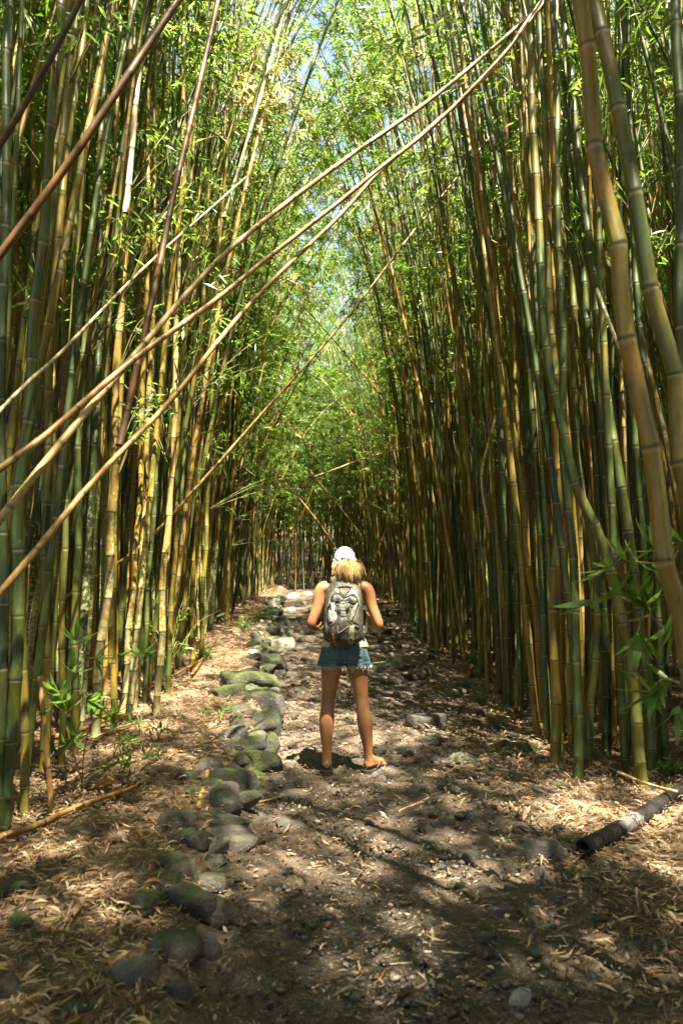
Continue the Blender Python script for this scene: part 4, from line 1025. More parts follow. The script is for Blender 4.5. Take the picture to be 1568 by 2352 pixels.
# bushes with small leaves
def bush(u, v, w, h, label, n=900, lsz=.07, name='bush'):
    g = ground(u, v); W = w/1568*g.y; H = h/1568*g.y
    t = thing(name, label, 'bush', g)
    nb = 26; a = rng.random(nb)*2*pi; tip = np.stack([np.cos(a)*W*.5*rng.random(nb)**.5, np.sin(a)*W*.35*rng.random(nb)**.5, H*rng.uniform(.35, 1, nb)], 1)
    parts = []
    for q in tip:
        Pq = smooth_path([(q[0]*.15, q[1]*.15, 0), tuple(q*np.array([.6, .6, .6])), tuple(q)], 5); parts.append(tube(Pq, .003, 4))
    V, F = join(parts); link('stems', mesh_np('stems', V, fixq(F), [M_twig]), t)
    j = rng.integers(0, nb, n); f = rng.uniform(.4, 1.05, n)[:, None]; P = tip[j]*f+rng.normal(size=(n, 3))*W*.07; P[:, 2] = np.maximum(P[:, 2], .02)
    D = rng.normal(size=(n, 3))+np.array([0, 0, -.1])+tip[j]*1.2; D /= np.linalg.norm(D, axis=1)[:, None]; L = rng.uniform(.6, 1.2, n)*lsz
    lv, lf = leaves(P, D, L, L*.19); link('foliage', mesh_np('foliage', lv, lf, [M_leafy]), t)
bush(965, 1455, 130, 80, 'small leafy bush at the right edge of the trail under the slender lone stalk', 1100)
bush(1010, 1440, 80, 90, 'taller thin leafy bush just behind the small one at the right edge', 500)
bush(600, 1425, 60, 36, 'low green bush at the foot of the left stand beyond the mossy rocks', 420)
bush(470, 1520, 50, 40, 'low tuft of leaves where the bank meets the left stand', 260)
bush(560, 1455, 46, 40, 'tuft of upright leaves beyond the fallen dark canes at left', 260)
bush(1110, 1620, 40, 24, 'tiny green tuft under the jutting corner stalks', 120)
bush(1540, 1790, 70, 40, 'low dark tuft behind the black log', 200, .09)

# leafy branches that grow from the stalks lower down, parts of the stalk they grow on
allb = bamboos
def spray(u, v, Y, size, n, lsz=.14, mat=None):
    c = at(u, v, Y); cn = np.array(c)
    best = min(allb, key=lambda b: np.min(np.linalg.norm(b[0]-cn, axis=1)))
    P, t = best; i = int(np.argmin(np.linalg.norm(P-cn, axis=1))); i = max(1, i-2); root = P[i]
    nb = 5; lvs = []; V_, F_ = [], []
    tubes = []; PL = []; DL = []
    for k in range(nb):
        e = cn+rng.normal(size=3)*size*np.array([.55, .3, .4]); m = root*.5+e*.5+np.array([0, 0, .12])
        Q = smooth_path([root, m, e], 8); tubes.append(tube(Q, np.linspace(.005, .002, 8), 4))
        for _ in range(n//nb):
            f = random.uniform(.45, 1)*7; q = Q[int(f)]; d = (e-m); d = d/np.linalg.norm(d)
            PL.append(q+rng.normal(size=3)*.03); dd = d*.5+rng.normal(size=3)*.55+np.array([0, 0, -.35]); DL.append(dd/np.linalg.norm(dd))
    PL = np.array(PL); DL = np.array(DL); L = rng.uniform(.7, 1.2, len(PL))*lsz
    bl_, fl_ = leaves(PL, DL, L, L*.17); tv, tf_ = join(tubes); tf_ = fixq(tf_)
    V, F = join([(bl_, fl_), (tv, tf_)]); V = V-np.array(t.location)
    link('leafy_branch', mesh_np('leafy_branch', V, F, [mat or M_leafy, M_twig], mi=np.r_[np.zeros(len(fl_)), np.ones(len(tf_))]), t)
for a in [(340, 450, 4.8, .35, 40), (400, 480, 5.2, .4, 40), (500, 520, 6, .5, 60), (300, 610, 5, .3, 25), (490, 700, 6, .45, 50), (560, 780, 7.5, .7, 80), (610, 830, 8, .7, 80),
          (370, 890, 6, .4, 40), (330, 920, 6, .3, 30), (500, 960, 8, .7, 60), (560, 1010, 8.5, .7, 60), (620, 1110, 10, .7, 60), (420, 720, 5.5, .3, 20), (130, 60, 3.6, .25, 20), (280, 30, 3.8, .3, 30),
          (480, 380, 6, .6, 60), (430, 300, 6, .6, 60), (360, 250, 5.6, .5, 50), (240, 400, 5, .4, 30), (200, 660, 5, .4, 26), (60, 620, 4.4, .3, 20), (390, 1390, 7.2, .3, 26), (380, 1460, 7.2, .3, 20),
          (1080, 980, 9, .5, 60), (1100, 1020, 9, .5, 50), (1010, 1100, 10, .3, 24), (1390, 500, 5.2, .35, 30), (1500, 300, 5.6, .6, 60), (1530, 480, 5.6, .5, 50), (1460, 150, 6, .6, 60), (1560, 150, 5.5, .5, 40),
          (1340, 300, 5.6, .4, 30), (900, 1180, 14, .7, 60), (890, 1100, 14, .8, 60), (680, 1170, 16, 1.0, 90), (700, 1240, 17, .8, 70), (660, 1110, 15, 1, 90), (720, 1050, 18, 1.3, 100), (800, 1170, 20, 1.2, 90)]:
    spray(*a)

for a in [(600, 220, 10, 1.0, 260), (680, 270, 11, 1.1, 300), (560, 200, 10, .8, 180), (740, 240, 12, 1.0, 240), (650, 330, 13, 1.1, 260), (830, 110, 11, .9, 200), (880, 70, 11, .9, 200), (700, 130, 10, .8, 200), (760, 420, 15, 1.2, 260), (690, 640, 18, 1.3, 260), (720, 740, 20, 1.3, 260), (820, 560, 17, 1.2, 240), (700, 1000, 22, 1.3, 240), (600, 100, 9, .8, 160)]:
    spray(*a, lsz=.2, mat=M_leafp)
# ------------------------------------------------------------------ the hiker
HX, HY = 0.02, 5.32; HZ = float(gz(HX, HY))+.012
person = thing('person', 'hiker seen from behind in denim shorts and a white cap looking up at the bamboo', 'person', (HX, HY, HZ))
def simple_mat(name, c0, c1, scale=20, rough=.7, bump=.0, sub=0, stretch=None, bdist=.002):
    m, nt, b = new_mat(name); tc = nd(nt, 'ShaderNodeTexCoord'); v = tc.outputs['Object']
    if stretch: v = mapping_(nt, v, stretch)
    n = noise_(nt, v, scale, 4, .6)
    nt.links.new(ramp(nt, n, [(.3, c0), (.7, c1)]), b.inputs['Base Color']); b.inputs['Roughness'].default_value = rough
    if sub:
        b.inputs['Subsurface Weight'].default_value = sub; b.inputs['Subsurface Radius'].default_value = (.6, .25, .12); b.inputs['Subsurface Scale'].default_value = .02
    if bump: bump_(nt, n, bump, bdist, b)
    return m
M_skin = simple_mat('skin', (.25, .108, .044), (.36, .165, .074), 9, .48, .25, .12, bdist=.004)
_nt = M_skin.node_tree; _b = _nt.nodes['Principled BSDF']; _src = _b.inputs['Base Color'].links[0].from_socket
_tc = nd(_nt, 'ShaderNodeTexCoord'); _n1 = noise_(_nt, _tc.outputs['Object'], 26, 4, .65); _n2 = noise_(_nt, _tc.outputs['Object'], 4, 2)
_c = mixc(_nt, math_(_nt, 'MULTIPLY', ramp(_nt, _n2, [(.4, (0, 0, 0)), (.62, (1, 1, 1))]), .4), _src, (.22, .075, .035))
_c = mixc(_nt, math_(_nt, 'MULTIPLY', ramp(_nt, _n1, [(.58, (0, 0, 0)), (.72, (1, 1, 1))]), .35), _c, (.14, .06, .03)); _nt.links.new(_c, _b.inputs['Base Color'])
def remesh(name, parts, mat, voxel=.006, smooth=4, parent=None, loc=None):
    V, F = join([(v, f) for v, f in parts])
    me = mesh_np(name+'_raw', V, fixq(F)); o = bpy.data.objects.new(name+'_tmp', me); C.objects.link(o)
    r = o.modifiers.new('r', 'REMESH'); r.mode = 'VOXEL'; r.voxel_size = voxel
    s = o.modifiers.new('s', 'SMOOTH'); s.factor = .6; s.iterations = smooth
    dg = bpy.context.evaluated_depsgraph_get(); out = bpy.data.meshes.new_from_object(o.evaluated_get(dg))
    bpy.data.objects.remove(o)
    out.name = name; out.materials.clear(); out.materials.append(mat)
    out.polygons.foreach_set('use_smooth', np.ones(len(out.polygons), bool))
    return link(name, out, parent, loc)
def loft(rings, n=28, cap=True):
    """rings: (x, y, z, rx, ry[, exponent]) horizontal ellipses bottom to top, resampled smoothly"""
    R = np.array([list(r)+[2.0]*(6-len(r)) for r in rings], float)
    k = max(24, len(R)*6); t = np.linspace(0, len(R)-1, k)
    Q = np.array([smooth_eval(R, q) for q in t])
    a = np.arange(n)*2*pi/n; c, s = np.cos(a), np.sin(a)
    e = 2/Q[:, 5:6]
    X = Q[:, 0:1]+Q[:, 3:4]*np.sign(c)*np.abs(c)**e; Y = Q[:, 1:2]+Q[:, 4:5]*np.sign(s)*np.abs(s)**e
    Z = np.repeat(Q[:, 2:3], n, 1)
    V = np.stack([X, Y, Z], -1).reshape(-1, 3)
    i = np.arange(k-1)[:, None]*n; j = np.arange(n)[None]; j2 = (j+1) % n
    F = np.stack([i+j, i+j2, i+n+j2, i+n+j], -1).reshape(-1, 4)
    if cap:
        c0, c1 = len(V), len(V)+1; V = np.vstack([V, [Q[0, 0], Q[0, 1], Q[0, 2]], [Q[-1, 0], Q[-1, 1], Q[-1, 2]]])
        q = np.arange(n); q2 = (q+1) % n; b = (k-1)*n
        F = np.vstack([F, np.stack([q2, q, q*0+c0, q*0+c0], -1), np.stack([b+q, b+q2, q*0+c1, q*0+c1], -1)])
    return V, F
def smooth_eval(R, t):
    k = min(int(t), len(R)-2); f = t-k
    a = R[max(0, k-1)]; b = R[k]; c = R[k+1]; d = R[min(len(R)-1, k+2)]
    m0 = (c-a)/2 if k > 0 else c-b; m1 = (d-b)/2 if k+2 < len(R) else c-b
    return (2*f**3-3*f**2+1)*b+(f**3-2*f**2+f)*m0+(-2*f**3+3*f**2)*c+(f**3-f**2)*m1
def limb(pts, n=18, flat=1.0):
    """pts: (x, y, z, r)"""
    R = np.array(pts, float); t = np.linspace(0, len(R)-1, max(12, len(R)*5)); Q = np.array([smooth_eval(R, q) for q in t])
    return tube(Q[:, :3], Q[:, 3], n, flat=flat)
def ball(c, r, n=16):
    bm = bmesh.new(); bmesh.ops.create_icosphere(bm, subdivisions=3, radius=1)
    V = np.array([v.co[:] for v in bm.verts])*np.array(r)+np.array(c); F = np.array([[v.index for v in f.verts] for f in bm.faces]); bm.free()
    return V, np.c_[F, F[:, 2]]
def rotx(P, a, c):
    P = np.array(P, float)-c; M = np.array([[1, 0, 0], [0, cos(a), -sin(a)], [0, sin(a), cos(a)]]); return P@M.T+c
# body (x right, y forward, z up; feet on z=.03 above sandals)
S0 = .025
parts = []
# legs: left (viewer's left) and right
legL = [(-.132, .0, .05, .040), (-.130, -.005, .12, .035), (-.131, -.008, .20, .040), (-.133, -.018, .33, .055), (-.131, -.020, .40, .057), (-.124, -.008, .50, .050), (-.118, .0, .56, .054), (-.108, .0, .66, .066), (-.096, -.002, .78, .082), (-.085, -.01, .88, .092)]
legR = [(.188, .0, .05, .040), (.183, -.005, .12, .034), (.178, -.008, .20, .040), (.160, -.018, .33, .055), (.152, -.020, .40, .057), (.138, -.008, .50, .050), (.130, .0, .56, .054), (.116, .0, .66, .066), (.098, -.002, .78, .082), (.085, -.01, .88, .092)]
parts += [limb(legL), limb(legR)]
def foot(x, ang):
    def T(p): # local: y forward
        c_, s_ = cos(ang), sin(ang); return (x+p[0]*c_+p[1]*s_, -p[0]*s_+p[1]*c_, p[2]+S0)
    out = []
    heel = [T((0, -.045, .03)), T((0, -.02, .034)), T((0, .03, .040)), T((0, .08, .034)), T((0, .125, .024)), T((0, .15, .018))]
    rr = [.026, .032, .035, .036, .036, .024]
    out.append(limb([(*p, r) for p, r in zip(heel, rr)], flat=.8))
    out.append(limb([(*T((0, -.01, .10)), .034), (*T((0, .02, .07)), .034), (*T((0, .07, .045)), .03)]))
    for i in range(5):
        xx = (-.030+.0155*i)*(1 if x < 0 else 1); sgn = -1 if x < 0 else 1
        ln = [.185, .188, .182, .172, .158][i if sgn > 0 else i]; r = [.0125, .009, .0085, .008, .0075][i]
        out.append(limb([(*T((xx*sgn, .12, .02)), r*1.1), (*T((xx*sgn, ln-.02, .016)), r), (*T((xx*sgn*1.02, ln, .012)), r*.9)], n=8))
    return out
parts += foot(-.132, -.12); parts += foot(.190, .85)
# trunk
parts.append(loft([(0, -.005, .84, .10, .07), (0, -.015, .88, .150, .10), (0, -.012, .94, .162, .112), (0, 0, 1.04, .128, .092), (0, .0, 1.12, .120, .090), (0, 0, 1.22, .142, .100), (0, 0, 1.31, .155, .100), (0, -.005, 1.38, .150, .080), (0, -.01, 1.42, .11, .062), (0, -.01, 1.45, .055, .05)]))
parts.append(limb([(0, -.012, 1.40, .056), (0, -.008, 1.47, .05), (0, .0, 1.54, .052)]))
# head tilted back
HC = np.array([.005, .02, 1.565]); TILT = .42
def hp(v): return rotx(v, TILT, HC)
for c_, r_ in [((.005, .01, 1.60), (.074, .092, .092)), ((.005, .045, 1.54), (.058, .062, .072)), ((.005, .118, 1.545), (.011, .018, .014)), ((.005, .106, 1.565), (.009, .012, .025)), ((.005, .085, 1.49), (.028, .022, .02)),
               ((-.072, .01, 1.565), (.012, .018, .030)), ((.082, .01, 1.565), (.012, .018, .030))]:
    v, f = ball(c_, r_); parts.append((hp(v), f))
# arms: shoulder, elbow, wrist (hands hold the pack straps in front of the chest)
armL = [(-.125, -.01, 1.385, .050), (-.165, -.012, 1.375, .052), (-.188, -.015, 1.33, .049), (-.200, -.02, 1.25, .044), (-.226, -.032, 1.17, .040), (-.246, -.036, 1.112, .038), (-.238, -.004, 1.086, .040), (-.195, .06, 1.12, .037), (-.135, .13, 1.19, .029), (-.115, .155, 1.225, .024)]
armR = [(.125, -.01, 1.385, .050), (.168, -.012, 1.372, .052), (.194, -.015, 1.325, .049), (.210, -.02, 1.25, .044), (.240, -.032, 1.17, .040), (.262, -.036, 1.105, .038), (.252, -.004, 1.08, .040), (.208, .06, 1.11, .037), (.150, .13, 1.18, .029), (.120, .155, 1.22, .024)]
parts += [limb(armL), limb(armR)]
for s, (x, y, z) in ((-1, (-.112, .162, 1.24)), (1, (.117, .162, 1.235))):
    parts.append(ball((x-s*.004, y, z+.03), (.034, .017, .044)))
    for i in range(4):      # fingers curl round the strap
        zz = z+.062-.019*i; l = [.95, 1.05, 1.0, .82][i]
        parts.append(limb([(x-s*.015, y+.004, zz, .0092), (x-s*.042*l, y+.018, zz, .0088), (x-s*.052*l, y+.0, zz-.002, .0082), (x-s*.040*l, y-.014, zz-.002, .0075)], n=8))
    parts.append(limb([(x+s*.004, y-.004, z+.045, .011), (x-s*.012, y-.012, z+.078, .010), (x-s*.03, y-.006, z+.088, .009)], n=8))
remesh('body', parts, M_skin, .0062, 5, person)
# eyes and lips, for anyone who walks round
M_eye = simple_mat('eye', (.6, .6, .6), (.7, .7, .7)); M_lip = simple_mat('lip', (.4, .12, .1), (.45, .15, .12))
for sx in (-.026, .036):
    v, f = ball((sx, .094, 1.575), (.010, .008, .007)); link('eye', mesh_np('eye', hp(v), fixq(f), [M_eye], smooth=True), person)
v, f = ball((.005, .104, 1.513), (.020, .007, .006)); link('mouth', mesh_np('mouth', hp(v), fixq(f), [M_lip], smooth=True), person)

# denim shorts: pelvis + flared legs with a frayed hem
def denim():
    m, nt, b = new_mat('denim'); tc = nd(nt, 'ShaderNodeTexCoord'); v = tc.outputs['Object']
    n = noise_(nt, v, 12, 4, .6); w = noise_(nt, mapping_(nt, v, (900, 900, 300)), 1, 1); s = nd(nt, 'ShaderNodeSeparateXYZ'); nt.links.new(v, s.inputs[0])
    col = ramp(nt, n, [(.3, (.016, .05, .068)), (.55, (.03, .085, .108)), (.8, (.08, .17, .20))])
    col = mixc(nt, math_(nt, 'MULTIPLY', w, .35), col, (.16, .24, .28))
    nt.links.new(col, b.inputs['Base Color']); b.inputs['Roughness'].default_value = .9; nf = noise_(nt, mapping_(nt, v, (16, 16, 34)), 1, 3, .6)
    bump_(nt, nf, .9, .035, b)
    return m
M_denim = denim(); M_stitch = simple_mat('stitching', (.25, .22, .15), (.3, .26, .18)); M_fray = simple_mat('frayed_thread', (.6, .6, .56), (.7, .7, .66))
sh = [loft([(0, -.012, .845, .176, .128), (0, -.015, .88, .182, .132), (0, -.012, .94, .170, .122), (0, -.005, 1.0, .152, .108), (0, 0, 1.03, .146, .104)])]
sh.append(loft([(0, -.006, .818, .085, .094), (0, -.008, .84, .12, .112), (0, -.012, .90, .14, .118)]))
for x in (-1, 1):
    sh.append(loft([(x*.107-.002, -.002, .787, .104, .104), (x*.103, -.006, .82, .098, .103), (x*.093, -.012, .88, .092, .108)]))
shorts = remesh('shorts', sh, M_denim, .006, 3, person)
def back_y(x, z):
    rx, ry = np.interp(z, [.79, .845, .88, .94, 1.0, 1.03], [.19, .178, .183, .171, .153, .147]), np.interp(z, [.79, .845, .88, .94, 1.0, 1.03], [.112, .128, .133, .123, .109, .105])
    return -.012-ry*np.sqrt(max(0, 1-(x/rx)**2))
def surf_line(name, pts, r, mat, parent, off=.004, fy=back_y):
    P = smooth_path([(x, fy(x, z)-off, z) for x, z in pts], max(12, len(pts)*4)); P[:, 1] = [fy(p[0], p[2])-off for p in P]
    return tube_obj(name, P, r, mat, parent, sides=5)
for sx in (-1, 1):
    pk = [(sx*.05, .968), (sx*.128, .958), (sx*.135, .885), (sx*.092, .858), (sx*.052, .876), (sx*.05, .968)]
    Pp = []
    for i in range(5):
        for f in np.linspace(0, 1, 7)[:-1]: Pp.append((pk[i][0]*(1-f)+pk[i+1][0]*f, pk[i][1]*(1-f)+pk[i+1][1]*f))
    ring = np.array([(x, back_y(x, z)-.005, z) for x, z in Pp]); inner = np.array([(sx*.09+(x-sx*.09)*.5, back_y(sx*.09+(x-sx*.09)*.5, .915+(z-.915)*.5)-.0065, .915+(z-.915)*.5) for x, z in Pp])
    n = len(ring); V = np.vstack([ring, inner, inner.mean(0)]); V[-1, 1] -= .001
    k = np.arange(n); k2 = (k+1) % n
    F = np.vstack([np.stack([k, k2, n+k2, n+k], -1), np.stack([n+k, n+k2, k*0+2*n, k*0+2*n], -1)])
    pocket = link('pocket', mesh_np('pocket', V, fixq(F), [M_denim], smooth=True), person)
    V2, F2 = tube(np.vstack([ring, ring[:1]])+np.array([0, -.001, 0]), .0014, 5); link('stitching', mesh_np('stitching', V2, fixq(F2), [M_stitch]), pocket)
surf_line('waist_seam', [(x, .992) for x in np.linspace(-.14, .14, 15)], .0016, M_stitch, person)
surf_line('yoke_seam', [(x, .975-.03*(1-abs(x)/.15)) for x in np.linspace(-.14, .14, 15)], .0015, M_stitch, person)
surf_line('centre_seam', [(0.0, z) for z in np.linspace(.86, .99, 8)], .0017, M_stitch, person)
fr = []
for sx in (-1, 1):
    for i in range(62):
        a = rng.random()*2*pi; x = sx*.107+.104*cos(a); y = -.002+.104*sin(a)
        l = rng.uniform(.006, .022) if rng.random() < .85 else rng.uniform(.03, .05)
        fr.append(tube(np.array([(x, y, .795), (x*1.005, y*1.04, .787-l*.5), (x+rng.normal()*.005, y*1.05+rng.normal()*.003, .787-l)]), .0009, 4))
V, F = join(fr); link('frayed_hem', mesh_np('frayed_hem', V, fixq(F), [M_fray]), person)

# tank top
M_top = simple_mat('beige_cotton', (.42, .36, .2), (.5, .44, .27), 14, .9, .5, bdist=.01)
tp = [loft([(0, -.005, .935, .188, .135), (0, -.005, .97, .172, .125), (0, 0, 1.04, .142, .106), (0, 0, 1.12, .132, .102), (0, 0, 1.22, .148, .112), (0, 0, 1.29, .142, .112), (0, -.002, 1.35, .110, .098), (0, -.004, 1.38, .098, .088)])]
remesh('tank_top', tp, M_top, .006, 2, person)
M_purple = simple_mat('purple_strap', (.10, .04, .08), (.16, .06, .12))
for sx in (-1, 1):
    tube_obj('top_strap', smooth_path([(sx*.085, -.085, 1.345), (sx*.098, -.07, 1.40), (sx*.102, -.015, 1.437), (sx*.095, .05, 1.41), (sx*.085, .098, 1.34)], 16), .010, M_purple, person, 8, flat=.5)

# cap
M_cap = simple_mat('white_cap', (.66, .65, .65), (.74, .73, .73), 30, .8)
ca = np.linspace(0, pi/2*.98, 12); n = 32; V = []
for a in ca:
    for j in range(n):
        th = j*2*pi/n; rr = sin(a)
        V.append((.005+.0815*rr*cos(th), .008+.1*rr*sin(th), 1.612+.094*cos(a)))
V = np.array(V); F = np.array([[i*n+j, (i+1)*n+j, (i+1)*n+(j+1) % n, i*n+(j+1) % n] for i in range(11) for j in range(n)])
# leave the half-moon opening above the strap at the back
cen = V[F].mean(1); keep = ~((np.abs(cen[:, 0]-.005) < .033) & (cen[:, 1] < 0) & (cen[:, 2] < 1.652)); F = F[keep]
cap = link('cap', mesh_np('cap', hp(V), F, [M_cap], smooth=True), person); cap.modifiers.new('t', 'SOLIDIFY').thickness = .003
V, F = tube(hp(smooth_path([(.005+.082*cos(t), .008+.1*sin(t), 1.610) for t in np.linspace(-pi, 0, 20)], 24)), .0075, 8, flat=.6); link('cap_strap', mesh_np('cap_strap', V, fixq(F), [M_cap], smooth=True), cap)
Vb = np.array([(.005+x, .09+ (1-(x/.078)**2)*.075*f+.0, 1.612-.014*f-.012*(x/.078)**2) for f in np.linspace(0, 1, 6) for x in np.linspace(-.076, .076, 15)])
Fb = np.array([[i*15+j, i*15+j+1, (i+1)*15+j+1, (i+1)*15+j] for i in range(5) for j in range(14)])
br = link('cap_brim', mesh_np('cap_brim', hp(Vb), Fb, [M_cap], smooth=True), cap); br.modifiers.new('t', 'SOLIDIFY').thickness = .004

# hair: scalp shell below the cap and a full ponytail of strands
def hair_mat():
    m, nt, b = new_mat('blonde_hair'); g = nd(nt, 'ShaderNodeNewGeometry'); tc = nd(nt, 'ShaderNodeTexCoord')
    n = noise_(nt, mapping_(nt, tc.outputs['Object'], (160, 160, 9)), 1, 3)
    f = math_(nt, 'ADD', math_(nt, 'MULTIPLY', g.outputs['Random Per Island'], .6), math_(nt, 'MULTIPLY', n, .5))
    nt.links.new(ramp(nt, f, [(.1, (.15, .07, .016)), (.38, (.34, .19, .045)), (.65, (.50, .31, .10)), (.95, (.66, .48, .22))]), b.inputs['Base Color'])
    b.inputs['Roughness'].default_value = .38; b.inputs['Sheen Weight'].default_value = .2
    return m
M_hair = hair_mat()
sc = []
v, f = ball((.005, -.002, 1.575), (.079, .099, .085)); keepf = (v[f[:, :3]].mean(1)[:, 1] < .02) & (v[f[:, :3]].mean(1)[:, 2] < 1.66)
sc.append((hp(v), f[keepf]))
root = hp(np.array([[.018, -.100, 1.628]]))[0]
strands = []
for k in range(420):
    a = rng.uniform(-1, 1); b_ = rng.uniform(0, 1)
    endx = .040+.092*a+rng.normal()*.006; endz = 1.432+rng.normal()*.026+.02*abs(a); endy = -.175-.035*b_*(1-.5*a*a)
    p0 = root+rng.normal(size=3)*.008
    p1 = p0+np.array([(endx-root[0])*.35, -.045-.012*b_, .006])
    p2 = np.array([endx*.8+root[0]*.2, endy-.012, 1.55]); p3 = np.array([endx, endy-.012, endz])
    P = smooth_path([p0, p1, p2, p3], 8); strands.append(tube(P, np.array([.0022, .0028, .003, .003, .003, .0026, .002, .0008]), 4))
for k in range(60):         # strands pulled from the head into the tie
    th = rng.uniform(-pi*.95, -.05); r_ = np.array([[.005+.082*cos(th), .008+.1*sin(th), 1.60+rng.uniform(-.045, .012)]]); q = hp(r_)[0]
    mid = (q+root)/2+np.array([0, -.018, .0]); strands.append(tube(smooth_path([q, mid, root+rng.normal(size=3)*.006], 6), .0026, 4))
for k in range(34):         # loose wisps at the left cheek
    q = hp(np.array([[-.074+rng.normal()*.004, .0+rng.normal()*.02, 1.60]]))[0]; strands.append(tube(smooth_path([q, q+np.array([-.008+rng.normal()*.004, -.012, -.05]), q+np.array([.0+rng.normal()*.012, -.01, -.095-rng.random()*.03])], 6), .0022, 4))
for k in range(70):         # flyaways
    a = rng.uniform(-1, 1); p0 = root+rng.normal(size=3)*.008; q = np.array([.040+.13*a+rng.normal()*.01, -.17+rng.normal()*.02, 1.47+rng.normal()*.035])
    strands.append(tube(smooth_path([p0, (p0+q)/2+np.array([.03*a, -.03, .03]), q], 8), .0013, 4))
core = limb([(root[0], root[1], root[2], .018), (root[0]+.004, root[1]-.045, root[2]-.01, .030), (.030, -.16, 1.55, .056), (.038, -.168, 1.50, .070), (.040, -.172, 1.468, .060)], flat=.5)
V, F = join([(a_, fixq(b__)) for a_, b__ in sc+[core]+strands]); link('hair', mesh_np('hair', V, F, [M_hair], smooth=True), person)

# flip-flops
M_rubber = simple_mat('black_rubber', (.015, .015, .016), (.03, .03, .03), 30, .6)
for x, ang in ((-.132, -.12), (.190, .85)):
    prof = [(-.070, .028), (-.055, .042), (0, .046), (.05, .045), (.10, .052), (.15, .054), (.19, .042), (.21, .018)]
    P = [(-w, y) for y, w in prof]+[(w, y) for y, w in prof[::-1]]
    bm = bmesh.new(); vs = []
    for z in (.0, .024):
        vs.append([bm.verts.new((x+p*cos(ang)+q*sin(ang), -p*sin(ang)+q*cos(ang), z)) for p, q in P])
    bm.faces.new(vs[0][::-1]); bm.faces.new(vs[1]); m_ = len(P)
    for i in range(m_): bm.faces.new([vs[0][i], vs[0][(i+1) % m_], vs[1][(i+1) % m_], vs[1][i]])
    me = bpy.data.meshes.new('sandal'); bm.to_mesh(me); bm.free(); me.materials.append(M_rubber)
    sd = link('sandal', me, person)
    def T(p): return (x+p[0]*cos(ang)+p[1]*sin(ang), -p[0]*sin(ang)+p[1]*cos(ang), p[2])
    for s_ in (-1, 1):
        tube_obj('thong_strap', smooth_path([T((s_*.038, .04, .03)), T((s_*.036, .08, .062)), T((s_*.012, .125, .066)), T((-.016 if x > 0 else .016, .155, .028))], 14), .0055, M_rubber, sd, 6)

# ------------------------------------------------------------------ backpack (worn, a thing of its own)
pack = thing('backpack', 'grey green hiking backpack with mesh pockets and cord lacing worn by the hiker', 'backpack', (HX, HY, HZ))
PR = [(-.003, -.165, .975, .105, .055, 2.6), (-.005, -.178, 1.00, .142, .080, 2.8), (-.006, -.185, 1.06, .150, .090, 2.8), (-.006, -.185, 1.16, .148, .092, 2.8), (-.006, -.182, 1.26, .145, .088, 2.7), (-.004, -.176, 1.34, .136, .078, 2.5), (-.002, -.166, 1.40, .112, .062, 2.3), (.0, -.155, 1.435, .075, .042, 2.2), (.0, -.15, 1.445, .04, .025, 2)]
PRa = np.array(PR)
def pack_y(x, z):
    q = [np.interp(z, PRa[:, 2], PRa[:, k]) for k in (0, 1, 3, 4, 5)]
    t = min(.999, abs((x-q[0])/q[2])); return q[1]-q[3]*(1-t**q[4])**(1/q[4])
def fabric(name, c0, c1, rough=.55): 
    m, nt, b = new_mat(name); tc = nd(nt, 'ShaderNodeTexCoord'); v = tc.outputs['Object']
    n = noise_(nt, mapping_(nt, v, (14, 14, 7)), 1, 3, .6); n2 = noise_(nt, v, 500, 1)
    nt.links.new(ramp(nt, n, [(.3, c0), (.7, c1)]), b.inputs['Base Color']); b.inputs['Roughness'].default_value = rough
    bump_(nt, math_(nt, 'ADD', n, math_(nt, 'MULTIPLY', n2, .05)), .8, .03, b)
    return m
M_pk = fabric('pack_olive_grey', (.048, .044, .031), (.075, .069, .048)); M_pk2 = fabric('pack_light_grey', (.125, .118, .096), (.175, .165, .135), .45)
M_pk3 = fabric('pack_dark_olive', (.034, .030, .018), (.055, .049, .031), .5); M_pk4 = fabric('pack_silver_sunlit', (.24, .23, .2), (.32, .31, .28), .4)
M_blk = simple_mat('black_webbing', (.015, .014, .013), (.03, .028, .026), 60, .7)
V, F = loft(PR, 44); V = V+(.004*fbm(V[:, 0]*22, V[:, 2]*14, 4, 3))[:, None]*np.array([0, -1, 0])*1.5
link('pack_body', mesh_np('pack_body', V, fixq(F), [M_pk], smooth=True), pack)
def pk(x, y): return ((x-745)/1512*.183*1.0*1.69, 0)     # unused scale helper kept simple
def px2(xc, yc): return ((xc-700)*.000302, 1.645-(yc-170)*.000302*1.215)   # zoomed picture position -> (x, z) on the pack
def patch(name, pts, mat, off=.004, parent=None, thick=.004, puff=0.0):
    """polygon in (x, z) laid over the pack's back surface, with thickness"""
    bm = bmesh.new(); vs = [bm.verts.new((x, 0, z)) for x, z in pts]; bm.faces.new(vs)
    bmesh.ops.triangulate(bm, faces=bm.faces[:]); 
    for _ in range(4):
        es = [e for e in bm.edges if e.calc_length() > .014]
        if not es: break
        bmesh.ops.subdivide_edges(bm, edges=es, cuts=1); bmesh.ops.triangulate(bm, faces=bm.faces[:])
    bnd = [v for v in bm.verts if v.is_boundary]; bp = np.array([v.co[:] for v in bnd])
    for v in bm.verts:
        d = np.min(np.hypot(bp[:, 0]-v.co.x, bp[:, 2]-v.co.z))
        v.co.y = pack_y(v.co.x, v.co.z)-off-puff*min(1, d/.03)-.003*float(vnoise(np.array(v.co.x*60), np.array(v.co.z*40), 3))*(puff > 0)
    me = bpy.data.meshes.new(name); bm.to_mesh(me); bm.free(); me.materials.append(mat); me.polygons.foreach_set('use_smooth', np.ones(len(me.polygons), bool))
    o = link(name, me, parent or pack); s = o.modifiers.new('t', 'SOLIDIFY'); s.thickness = thick; s.offset = 0
    return o
